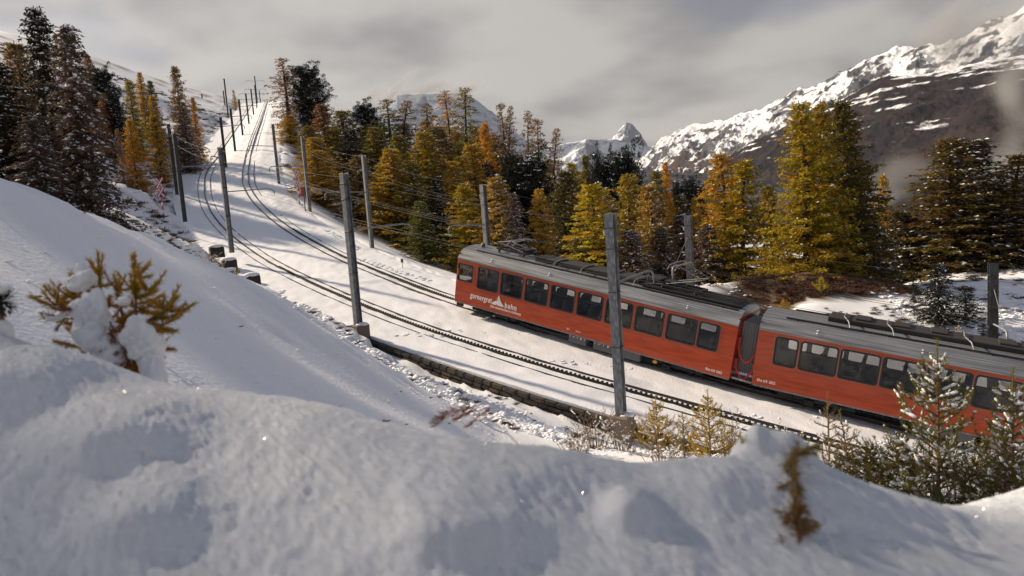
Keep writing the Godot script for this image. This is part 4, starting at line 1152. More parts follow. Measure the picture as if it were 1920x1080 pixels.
func make_wall() -> void:
	var t := thing("stone_wall", "low dark stone retaining wall along the lower edge of the track bed", "wall")
	var core := Shape.new()
	var q := 24.0
	while q < 69.0:
		var a := on_a(q, -2.32, -0.44)
		var b := on_a(q + 0.5, -2.32, -0.44)
		core.box((a + b) * 0.5, Vector3(0.52, 0.56, a.distance_to(b)), Basis.looking_at(b - a))
		q += 0.5
	part("wall_core", core.commit(), M.stone_dark, t)
	rng.seed = 44
	var shapes := []
	for i in 5:
		var sh := Shape.new()
		sh.box(Vector3.ZERO, Vector3(1, 1, 1), Basis.IDENTITY, 0.12)
		for k in sh.v.size(): sh.v[k] += Vector3(rng.randf_range(-1, 1), rng.randf_range(-1, 1), rng.randf_range(-1, 1)) * 0.035
		shapes.append(sh.commit())
	for row in 3:
		var s := 26.0 + row * 0.15
		while s < 67.5:
			var l := rng.randf_range(0.32, 0.62)
			var h := 0.165 * rng.randf_range(0.85, 1.12)
			var a := on_a(s, -2.60 + row * 0.02 + rng.randf_range(-0.03, 0.03), -0.24 - row * 0.175)
			var b := on_a(s + l, -2.60 + row * 0.02, -0.24 - row * 0.175)
			var o := part("stone", shapes[rng.randi() % 5], [M.stone_dark, M.stone_mid, M.stone_warm][rng.randi() % 3], t)
			o.transform = Transform3D(Basis.looking_at(b - a) * Basis.from_scale(Vector3(0.26, h, a.distance_to(b) * 0.95)), (a + b) * 0.5)
			s += l

func pole(at: Vector3, H: float, n: Vector3, label: String, o := {}) -> void:
	var z := -n
	var b := Basis(Vector3.UP.cross(z), Vector3.UP, z)
	var t := thing("catenary_pole", label, "pole", Transform3D(b, at), "overhead line poles along the tracks")
	var w: float = o.get("w", 0.27)
	var sh := Shape.new()
	for s in [-1.0, 1.0]: sh.box(Vector3(0, H * 0.5, s * w * 0.46), Vector3(w, H, w * 0.09), Basis.IDENTITY, 0.006)
	sh.box(Vector3(0, H * 0.5 - 0.01, 0), Vector3(w * 0.1, H - 0.02, w * 0.80))
	part("shaft", sh.commit(), M.get(o.get("m", "steel")), t)
	if o.get("near", false):
		for f in [0.62, 0.83, 0.93, 0.35]:
			var k := Shape.new()
			k.box(Vector3(0, H * f, 0), Vector3(w + 0.024, 0.035, w + 0.024), Basis.IDENTITY, 0.005)
			part("band", k.commit(), M.steel_dark, t)
		var ins := Shape.new()
		var p := Vector3(-w * 0.7, H * 0.9, w * 0.3)
		for i in 3: ins.tube(PackedVector3Array([p + Vector3(0, i * 0.05, 0), p + Vector3(0, i * 0.05 + 0.022, 0)]), PackedFloat32Array([0.05, 0.03]), 9)
		ins.rod(p - Vector3(-w * 0.35, 0.02, 0), p - Vector3(0, 0.02, 0), 0.015)
		part("insulator", ins.commit(true), M.porcelain, t)
	if o.has("base"):
		var c := Shape.new()
		var d: float = o.base
		c.box(Vector3(0.05, -d * 0.5 + 0.03, 0), Vector3(0.64, d, 0.64), Basis.IDENTITY, 0.03)
		part("base_block", c.commit(), M.concrete, t)
		var cap := Shape.new()
		cap.lump(Vector3(0.14, 0.04, -0.1), Vector3(0.30, 0.10, 0.28), n1, 0.25, 8, 14)
		part("snow_cap", cap.commit(true), M.snow, t)
	for a in o.get("arms", []):
		# [height share, reach towards +n (positive) or -n, drop at the tip, stay]
		var arm := Shape.new()
		var y: float = H * a[0]
		var L: float = -a[1]
		var sg := signf(L)
		arm.tube(PackedVector3Array([Vector3(0, y, sg * w * 0.5), Vector3(0, y + 0.06, L * 0.5), Vector3(0, y + 0.1, L * 0.86), Vector3(0, y + 0.06, L * 0.95), Vector3(0, y - 0.08, L), Vector3(0, y - a[2], L * 1.0)]), PackedFloat32Array([0.036]), 7)
		part("bracket_arm", arm.commit(true), M.get(o.get("am", "steel")), t)
		var st := Shape.new()
		if a[3]: st.rod(Vector3(0, H * 0.85, sg * w * 0.5), Vector3(0, y + 0.1, L * 0.84), 0.014)
		st.rod(Vector3(-0.3, y - a[2] - 0.1, L * 0.97), Vector3(0.3, y - a[2] - 0.14, L * 1.03), 0.013)
		st.rod(Vector3(0, y - a[2] - 0.13, L), Vector3(0, y - a[2] + 0.02, L), 0.016)
		part("stay_rod", st.commit(true), M.steel, t)

func make_poles() -> void:
	var nn := func(s: float) -> Vector3: return (on_a(s, 1.0) - on_a(s, 0.0)).normalized()
	var near_arm := [[0.63, 2.9, 0.3, false]]
	pole(Vector3(3.21, -6.70, -21.34), 6.5, nn.call(36.2), "nearest grey steel catenary pole, on a concrete block in front of the train", {"base": 0.75, "near": true, "w": 0.28, "arms": [[0.66, 3.3, 0.28, false]]})
	pole(Vector3(-6.67, -4.27, -28.92), 6.45, nn.call(48.0), "second catenary pole on the wall, left of the train in the open snow", {"base": 0.6, "near": true, "w": 0.28, "arms": [[0.63, 3.4, 0.25, false]]})
	pole(Vector3(-17.26, -1.18, -42.68), 6.5, nn.call(65.0), "dark catenary pole standing alone at the left edge of the lower track curve", {"near": true, "arms": [[0.58, 3.0, 0.2, false], [0.9, -0.6, 0.1, false]]})
	pole(Vector3(-23.92, 1.12, -51.24), 6.5, nn.call(75.8), "right one of the two close catenary poles by the left crossing sign", {"arms": [[0.62, 3.0, 0.2, false], [0.93, 0.7, 0.1, false]], "m": "steel_dark"})
	pole(Vector3(-28.7, 3.35, -60.61), 6.5, nn.call(85.7), "left one of the two close catenary poles by the left crossing sign", {"arms": [[0.66, 3.0, 0.2, false]], "m": "steel_dark", "base": 0.8})
	pole(Vector3(-9.43, -1.82, -47.18), 6.45, nn.call(64.2), "pale catenary pole on a stone foot between the tracks and the golden larches", {"base": 0.55, "m": "steel_pale", "w": 0.25, "arms": [[0.62, -3.0, 0.25, false]]})
	pole(Vector3(-16.26, 1.0, -57.08), 6.5, nn.call(76.4), "pale catenary pole right beside the right hand crossing sign", {"base": 0.6, "m": "steel_pale", "w": 0.25, "arms": [[0.62, -2.9, 0.3, false]]})
	pole(Vector3(-21.06, 3.44, -64.75), 6.4, nn.call(86.7), "pale catenary pole in the blue tree shade right of the upper curve", {"base": 0.6, "m": "steel_pale", "w": 0.25, "arms": [[0.28, -3.0, 0.1, false], [0.68, -2.4, 0.3, false]]})
	pole(Vector3(-1.16, -4.6, -36.7), 6.25, nn.call(50.0), "catenary pole rising behind the pantograph at the train front", {"m": "steel_pale", "w": 0.27, "near": true, "arms": [[0.66, -2.6, 0.25, false]]})
	pole(Vector3(8.15, -7.0, -30.91), 6.35, nn.call(37.2), "catenary pole with curved bracket behind the middle of the train", {"m": "steel_pale", "w": 0.27, "near": true, "am": "galvanised", "arms": [[0.66, -2.3, 0.42, true]]})
	pole(Vector3(17.92, -9.4, -25.21), 6.3, nn.call(25.0), "catenary pole with white bracket at the right edge behind the train", {"m": "steel_dark", "w": 0.30, "near": true, "am": "galvanised", "arms": [[0.64, -2.2, 0.5, true]]})
	var names := ["first and largest pole of the row between the upper tracks", "second pole of the row between the upper tracks", "third pole of the row between the upper tracks", "fourth pole of the row between the upper tracks",
		"fifth pole of the row between the upper tracks", "sixth pole of the row between the upper tracks", "small far pole just before the crest of the line", "farthest small pole where the line meets the sky"]
	var ss := [96.2, 107.2, 122.4, 138.9, 158.7, 181.2, 205.0, 232.0]
	for i in 8:
		pole(on_a(ss[i], 1.75 if i < 6 else 1.2, -0.1), 5.35 if i < 6 else 6.8, nn.call(ss[i]), names[i], {"m": "steel_dark", "w": 0.24, "arms": [[0.82, 2.2, 0.25, false], [0.82, -2.2, 0.25, false]]})
	pole(on_a(157.0, -2.6, 0.3), 6.9, nn.call(157.0), "tall thin pole left of the upper tracks against the sky", {"m": "steel_dark", "w": 0.24})
	pole(Vector3(-59.5, 30.95 - 6.6, -152.5), 6.6, nn.call(157.0), "lone pole on the skyline above the snowy left shoulder", {"m": "steel_dark", "w": 0.24})
	pole(Vector3(-64.2, 30.6 - 5.2, -152.4), 5.2, nn.call(157.0), "shortest pole tip on the skyline farthest to the left", {"m": "steel_dark", "w": 0.24})

func wire(label: String, pts: PackedVector3Array, r := 0.007, sag := 0.12) -> void:
	var sh := Shape.new()
	var line := PackedVector3Array()
	for i in pts.size() - 1:
		for k in 8:
			var t := k / 8.0
			line.append(pts[i].lerp(pts[i + 1], t) - Vector3(0, sag * 4.0 * t * (1.0 - t), 0))
	line.append(pts[-1])
	sh.tube(line, PackedFloat32Array([r]), 4)
	var o := part("overhead_wire", sh.commit(), M.wire)
	tag(o, label, "wire", "wires of the overhead line")

func make_wires() -> void:
	var sup := [6.0, 22.0, 36.2, 48.0, 65.0, 75.8, 85.7, 96.2, 107.2, 122.4, 138.9, 158.7, 181.2, 205.0]
	for k in 2:
		var a := PackedVector3Array()
		for s in sup: a.append(on_a(s, 0.25 if k else -0.25, 4.2))
		wire(["contact wire over the lower track on its valley side", "contact wire over the lower track on its wall side"][1 - k], a)
	for k in 2:
		var a := PackedVector3Array()
		for s in sup: a.append(on_a(s, 4.35 if k else 3.85, 4.25 + 0.25 * clampf((s - 60.0) / 80.0, 0.0, 1.0) * 3.0))
		wire(["contact wire over the train track on its near side", "contact wire over the train track on its forest side"][k], a)
	for k in 3:
		var y: float = [0.05, -0.75, -0.95][k]
		wire(["topmost feeder wire strung along the forest side poles", "middle feeder wire strung along the forest side poles", "lowest feeder wire strung along the forest side poles"][k],
			PackedVector3Array([Vector3(17.92, -3.4 + y, -25.21), Vector3(8.15, -0.9 + y, -30.91), Vector3(-1.16, 1.5 + y, -36.7), Vector3(-9.43, 4.5 + y, -47.18), Vector3(-16.26, 7.4 + y, -57.08), Vector3(-21.06, 9.6 + y, -64.75)]), 0.006, 0.3)
	for k in 2:
		var y: float = [-0.05, -0.7][k]
		wire(["upper line wire strung along the wall side poles", "lower line wire strung along the wall side poles"][k],
			PackedVector3Array([on_a(24.0, -2.8, 6.3 + y), Vector3(3.21, -0.4 + y, -21.34), Vector3(-6.67, 2.05 + y, -28.92), Vector3(-17.26, 5.2 + y, -42.68), Vector3(-23.92, 7.5 + y, -51.24), Vector3(-28.7, 9.7 + y, -60.61)]), 0.006, 0.25)

func crossing_sign(x: float, z: float, n: Vector3, label: String) -> void:
	var t := thing("crossing_sign", label, "crossing sign", Transform3D(Basis(Vector3.UP.cross(-n), Vector3.UP, -n), Vector3(x, ground(x, z), z)), "level crossing signs beside the track curve")
	var hgt := 1.75
	for i in 6:
		var sh := Shape.new()
		sh.tube(PackedVector3Array([Vector3(0, hgt * i / 6.0 - (0.3 if i == 0 else 0.0), 0), Vector3(0, hgt * (i + 1) / 6.0, 0)]), PackedFloat32Array([0.05]), 8)
		part("post_band", sh.commit(true), M.sign_red if i % 2 else M.sign_white, t)
	var back := Shape.new()
	back.rod(Vector3(0, hgt, -0.02), Vector3(0, hgt + 1.45, -0.02), 0.03)
	part("post_top", back.commit(true), M.steel, t)
	for lvl in 2:
		var cy: float = hgt + [1.08, 0.42][lvl]
		for s in [-1.0, 1.0]:
			var b := Basis(Vector3(0, 0, 1), s * 1.02)
			var zf: float = 0.03 + (0.012 if s > 0.0 else 0.0)
			var red := Shape.new()
			red.box(Vector3(0, cy, zf), Vector3(1.0, 0.17, 0.01), b)
			var r := part("cross_board", red.commit(), M.sign_red, t)
			var wh := Shape.new()
			wh.box(Vector3(0, cy, zf + 0.008), Vector3(0.82, 0.075, 0.006), b)
			part("white_stripe", wh.commit(), M.sign_white, r)

# ------------------------------------------------------------------ the train
func ring(sh: Shape, c: Vector3, w: float, h: float, r_out: float, grow: float, shrink: float, r_in: float, z0: float, z1: float) -> void:
	var o := PackedVector3Array()
	var i := PackedVector3Array()
	for k in 4:
		var sx := 1.0 if k in [0, 3] else -1.0
		var sy := 1.0 if k in [0, 1] else -1.0
		for e in 6:
			var a := PI * 0.5 * (k + e / 5.0)
			var d := Vector3(cos(a), sin(a), 0)
			o.append(c + Vector3(sx * (w * 0.5 + grow - r_out), sy * (h * 0.5 + grow - r_out), 0) + d * r_out)
			i.append(c + Vector3(sx * (w * 0.5 - shrink - r_in), sy * (h * 0.5 - shrink - r_in), 0) + d * r_in)
	var n := o.size()
	var f := Vector3(0, 0, z1)
	var b := Vector3(0, 0, z0)
	for k in n:
		var m := (k + 1) % n
		sh.quad(i[k] + f, i[m] + f, o[m] + f, o[k] + f)
		sh.quad(o[k] + f, o[m] + f, o[m] + b, o[k] + b)
		sh.quad(i[k] + b, i[m] + b, i[m] + f, i[k] + f)

func carriage(label: String, at: Transform3D, wins: Array, front: bool) -> Node3D:
	var t := thing("rail_carriage", label, "railway carriage", at)
	var L := 6.8
	var W := 1.32
	var y0 := 0.52
	var y1 := 2.62
	# side walls with openings
	for sg in [1.0, -1.0]:
		var sh := Shape.new()
		var inn := Shape.new()
		var pillars := [-L]
		for w in wins: pillars.append(w[0]); pillars.append(w[1])
		pillars.append(L)
		for z in [W, W - 0.06]:
			var s: Shape = sh if z == W else inn
			var zz: float = z * sg
			for i in range(0, pillars.size(), 2):
				s.quad(Vector3(pillars[i], y0, zz), Vector3(pillars[i], y1, zz), Vector3(pillars[i + 1], y1, zz), Vector3(pillars[i + 1], y0, zz))
			for w in wins:
				s.quad(Vector3(w[0], y0, zz), Vector3(w[0], w[2], zz), Vector3(w[1], w[2], zz), Vector3(w[1], y0, zz))
				s.quad(Vector3(w[0], w[3], zz), Vector3(w[0], y1, zz), Vector3(w[1], y1, zz), Vector3(w[1], w[3], zz))
		part("side_wall", sh.commit(), M.red, t)
		part("side_lining", inn.commit(), M.lining, t)
		for w in wins:
			var c := Vector3((w[0] + w[1]) * 0.5, (w[2] + w[3]) * 0.5, 0)
			var fr := Shape.new()
			ring(fr, c, w[1] - w[0], w[3] - w[2], 0.12, 0.035, 0.03, 0.085, W - 0.07, W + 0.012)
			var fm := fr
			if sg < 0.0:
				for k in fm.v.size(): fm.v[k].z = -fm.v[k].z
			var f := part("window", fr.commit(), M.rubber, t)
			var gl := Shape.new()
			gl.quad(Vector3(w[0], w[2], (W - 0.025) * sg), Vector3(w[0], w[3], (W - 0.025) * sg), Vector3(w[1], w[3], (W - 0.025) * sg), Vector3(w[1], w[2], (W - 0.025) * sg))
			part("pane", gl.commit(), M.glass, f)
			if sg > 0.0:
				var tr := Shape.new()
				ring(tr, c, w[1] - w[0], w[3] - w[2], 0.135, 0.05, -0.035, 0.12, W, W + 0.006)
				part("trim", tr.commit(), M.trim, f)
			if w[1] - w[0] > 0.9 and w.size() < 5:
				var bar := Shape.new()
				bar.box(Vector3(c.x, w[3] - 0.36, (W - 0.02) * sg), Vector3(w[1] - w[0] - 0.06, 0.035, 0.03))
				part("sash_bar", bar.commit(), M.rubber, f)
	# ends
	for e in [-1.0, 1.0]:
		var sh := Shape.new()
		sh.box(Vector3(e * (L - 0.02), 0.98, 0), Vector3(0.04, 0.92, 2.0 * W - 0.004))
		for s in [-1.0, 1.0]:
			sh.box(Vector3(e * (L - 0.02), 2.06, s * 1.22), Vector3(0.04, 1.24, 0.196))
			if not (front and e < 0.0):
				sh.box(Vector3(e * (L - 0.02), 2.06, s * 0.84), Vector3(0.04, 1.24, 0.56))
		sh.box(Vector3(e * (L - 0.02), 2.79, 0), Vector3(0.04, 0.22, 2.0 * W - 0.2))
		part("end_wall", sh.commit(), M.red_dark, t)
		if front and e < 0.0:
			var gl := Shape.new()
			gl.quad(Vector3(-L + 0.02, 1.44, -1.12), Vector3(-L + 0.02, 2.68, -1.12), Vector3(-L + 0.02, 2.68, 1.12), Vector3(-L + 0.02, 1.44, 1.12))
			part("windscreen", gl.commit(), M.glass, t)
			for s in [-1.0, 1.0]:
				var hl := Shape.new()
				hl.tube(PackedVector3Array([Vector3(-L - 0.03, 0.95, s * 0.9), Vector3(-L, 0.95, s * 0.9)]), PackedFloat32Array([0.09]), 12)
				part("headlight", hl.commit(true), M.porcelain, t)
			var mi := Shape.new()
			mi.box(Vector3(-6.62, 2.0, W + 0.09), Vector3(0.09, 0.34, 0.14), Basis.IDENTITY, 0.025)
			part("mirror", mi.commit(), M.red, t)
			var pl := Shape.new()
			pl.box(Vector3(-L - 0.12, 0.35, 0.0), Vector3(0.10, 0.36, 1.9), Basis.IDENTITY, 0.02)
			pl.box(Vector3(-L + 0.1, 0.32, 0.95), Vector3(0.3, 0.2, 0.14))
			part("snow_plough", pl.commit(), M.under, t)
	# roof: grooved cove, rail, upper deck
	var prof := [[1.335, 2.60], [1.335, 2.66], [1.30, 2.74], [1.245, 2.80], [1.225, 2.815], [1.21, 2.85], [1.14, 2.93], [1.12, 2.94], [1.10, 2.975], [1.02, 3.03], [0.985, 3.04], [0.96, 3.075], [0.86, 3.10], [0.55, 3.17], [0.0, 3.20]]
	for sg in [1.0, -1.0]:
		var rf := Shape.new()
		for i in prof.size() - 1:
			var a: Array = prof[i]
			var b: Array = prof[i + 1]
			rf.quad(Vector3(-L, a[1], a[0] * sg), Vector3(-L, b[1], b[0] * sg), Vector3(L, b[1], b[0] * sg), Vector3(L, a[1], a[0] * sg))
			for e in [-L, L]: rf.tri(Vector3(e, a[1], a[0] * sg), Vector3(e, b[1], b[0] * sg), Vector3(e, 2.6, 0))
		part("roof_panel", rf.commit(), M.roof, t)
		var rl := Shape.new()
		rl.box(Vector3(0.3, 3.125, 0.93 * sg), Vector3(12.6, 0.05, 0.05))
		for i in 9: rl.box(Vector3(-5.6 + i * 1.45, 3.09, 0.93 * sg), Vector3(0.06, 0.08, 0.07))
		part("roof_rail", rl.commit(), M.under, t)
	for i in 4:
		var st := Shape.new()
		for k in 2: st.rod(Vector3(-4.9 + i * 3.2 + k * 0.001, 2.82 + k * 0.08, 1.25 - k * 0.06), Vector3(-4.84 + i * 3.2, 2.82 + k * 0.08, 1.27 - k * 0.06), 0.022)
		part("roof_marker", st.commit(true), M.porcelain, t)
	# floor, interior
	var fl := Shape.new()
	fl.box(Vector3(0, 0.62, 0), Vector3(2 * L - 0.1, 0.16, 2 * W - 0.14))
	part("floor", fl.commit(), M.under, t)
	var ce := Shape.new()
	ce.box(Vector3(0, 2.56, 0), Vector3(2 * L - 0.1, 0.03, 2 * W - 0.14))
	part("ceiling", ce.commit(), M.lining, t)
	var sx := -5.0
	while sx < 6.2:
		for sg in [-1.0, 1.0]:
			var se := Shape.new()
			se.box(Vector3(sx, 1.12, sg * 0.78), Vector3(0.5, 0.12, 0.95), Basis.IDENTITY, 0.03)
			se.box(Vector3(sx + 0.27, 1.52, sg * 0.78), Vector3(0.11, 0.85, 0.95), Basis(Vector3.BACK, -0.08), 0.04)
			se.box(Vector3(sx, 0.88, sg * 0.78), Vector3(0.3, 0.36, 0.7))
			part("seat", se.commit(), M.seat, t)
		sx += 1.32
	# underframe
	var sill := Shape.new()
	for sg in [-1.0, 1.0]: sill.box(Vector3(0, y0 - 0.025, sg * (W - 0.03)), Vector3(2 * L - 0.05, 0.05, 0.05))
	part("sill", sill.commit(), M.steel, t)
	for bx in [-4.6, 4.4]:
		var bo := Shape.new()
		for sg in [-1.0, 1.0]:
			bo.box(Vector3(bx, 0.33, sg * 0.98), Vector3(2.6, 0.2, 0.14), Basis.IDENTITY, 0.03)
			bo.box(Vector3(bx - 0.2, 0.22, sg * 1.08), Vector3(0.34, 0.22, 0.12), Basis.IDENTITY, 0.03)
			bo.rod(Vector3(bx - 1.5, 0.26, sg * 1.15), Vector3(bx - 0.1, 0.20, sg * 1.15), 0.02)
		bo.box(Vector3(bx, 0.4, 0), Vector3(1.6, 0.2, 1.8))
		part("bogie", bo.commit(), M.under, t)
		for ax in [-0.85, 0.85]:
			for sg in [-1.0, 1.0]:
				var wh := Shape.new()
				wh.tube(PackedVector3Array([Vector3(bx + ax, 0.33, sg * 0.48), Vector3(bx + ax, 0.33, sg * 0.60)]), PackedFloat32Array([0.34, 0.31]), 22)
				wh.tube(PackedVector3Array([Vector3(bx + ax, 0.33, sg * 0.6), Vector3(bx + ax, 0.33, sg * 1.1)]), PackedFloat32Array([0.11]), 10)
				part("wheel", wh.commit(true), M.under, t)
	if front:
		var hub := Shape.new()
		hub.tube(PackedVector3Array([Vector3(3.72, 0.3, 1.1), Vector3(3.72, 0.3, 1.16)]), PackedFloat32Array([0.09]), 14)
		part("axle_cover", hub.commit(true), M.amber, t)
	for e in ([[-0.3, 0.62], [1.9, 0.0]] if front else [[0.4, 0.0]]):
		pass
	for e in ([[-0.31, 0.55], [0.92, 1.9], [2.1, 3.1]] if front else [[-1.5, 0.2], [0.6, 2.2]]):
		var bx := Shape.new()
		bx.box(Vector3((e[0] + e[1]) * 0.5, 0.31, 1.06), Vector3(e[1] - e[0], 0.36, 0.4), Basis.IDENTITY, 0.02)
		var b := part("equipment_box", bx.commit(), M.box_grey, t)
		if front and e[0] < 2.0:
			for k in 5:
				var la := Shape.new()
				la.box(Vector3(e[0] + 0.06 + (e[1] - e[0] - 0.12) * k / 4.0, 0.40, 1.262), Vector3([0.025, 0.11, 0.025, 0.05, 0.025][k], [0.07, 0.025, 0.06, 0.09, 0.07][k], 0.012))
				part("latch", la.commit(), M.porcelain, b)
	return t

func lettering(words: String, h: float, x0: float, x1: float, y: float, z: float, m: Material, t: Node3D, called := "lettering") -> void:
	var tm := TextMesh.new()
	var f := SystemFont.new()
	f.font_names = PackedStringArray(["Droid Sans"])
	f.font_weight = 700
	tm.font = f
	tm.text = words
	tm.font_size = 48
	tm.pixel_size = 0.01
	tm.depth = 0.3
	tm.curve_step = 1.5
	tm.horizontal_alignment = HORIZONTAL_ALIGNMENT_LEFT
	tm.vertical_alignment = VERTICAL_ALIGNMENT_BOTTOM
	var bb := tm.get_aabb()
	var o := part(called, tm, m, t)
	var sx := (x1 - x0) / maxf(bb.size.x, 0.001)
	var sy := h / maxf(bb.size.y, 0.001)
	o.transform = Transform3D(Basis.from_scale(Vector3(sx, sy, 0.02)), Vector3(x0 - bb.position.x * sx, y - bb.position.y * sy, z + 0.001))

func poly(pts: Array, o: Vector3, sc: float, z0: float, z1: float) -> Shape:
	var p := PackedVector2Array()
	for q in pts: p.append(Vector2(q[0], q[1]))
	var sh := Shape.new()
	var ix := Geometry2D.triangulate_polygon(p)
	var f := func(q: Vector2, z: float) -> Vector3: return o + Vector3(q.x * sc, q.y * sc, z)
	for i in range(0, ix.size(), 3): sh.tri(f.call(p[ix[i]], z1), f.call(p[ix[i + 1]], z1), f.call(p[ix[i + 2]], z1))
	for i in p.size():
		var j := (i + 1) % p.size()
		sh.quad(f.call(p[i], z0), f.call(p[i], z1), f.call(p[j], z1), f.call(p[j], z0))
	return sh

func pantograph(t: Node3D, x: float, lift: float, sg: float) -> void:
	var b := Shape.new()
	var y := 3.34
	for z in [-0.5, 0.5]: b.box(Vector3(x, y, z), Vector3(1.7, 0.07, 0.07))
	for e in [-0.8, 0.0, 0.8]: b.box(Vector3(x + e, y, 0), Vector3(0.08, 0.07, 1.06))
	for z in [-0.5, 0.5]:
		for e in [-0.7, 0.7]:
			b.tube(PackedVector3Array([Vector3(x + e, 3.16, z), Vector3(x + e, 3.22, z), Vector3(x + e, 3.26, z), Vector3(x + e, 3.32, z)]), PackedFloat32Array([0.07, 0.05, 0.07, 0.05]), 8)
	b.box(Vector3(x + sg * 0.5, y + 0.09, 0), Vector3(0.5, 0.16, 0.5), Basis.IDENTITY, 0.03)
	var f := part("pantograph", b.commit(), M.under, t)
	var arms := Shape.new()
	var knee := x - sg * 0.85
	var head := x + sg * 0.25
	for z in [-0.42, 0.42]:
		arms.rod(Vector3(x + sg * 0.6, y + 0.06, z), Vector3(knee, y + 0.12 + lift * 0.5, z), 0.022)
		arms.rod(Vector3(knee, y + 0.12 + lift * 0.5, z), Vector3(head, y + 0.18 + lift, z * 1.15), 0.016)
	arms.rod(Vector3(knee, y + 0.12 + lift * 0.5, -0.45), Vector3(knee, y + 0.12 + lift * 0.5, 0.45), 0.018)
	for k in 4: arms.rod(Vector3(knee + (head - knee) * (0.2 + 0.2 * k), y + 0.12 + lift * (0.5 + 0.5 * (0.2 + 0.2 * k)), -0.44), Vector3(knee + (head - knee) * (0.2 + 0.2 * k), y + 0.12 + lift * (0.5 + 0.5 * (0.2 + 0.2 * k)), 0.44), 0.009)
	part("arm", arms.commit(true), M.galvanised, f)
	var hd := Shape.new()
	for e in [-0.16, 0.16]:
		hd.tube(PackedVector3Array([Vector3(head + e, y + lift + 0.02, -1.0), Vector3(head + e, y + 0.18 + lift, -0.78), Vector3(head + e, y + 0.22 + lift, 0), Vector3(head + e, y + 0.18 + lift, 0.78), Vector3(head + e, y + lift + 0.02, 1.0)]), PackedFloat32Array([0.022]), 6)
	part("contact_strip", hd.commit(true), M.galvanised, f)

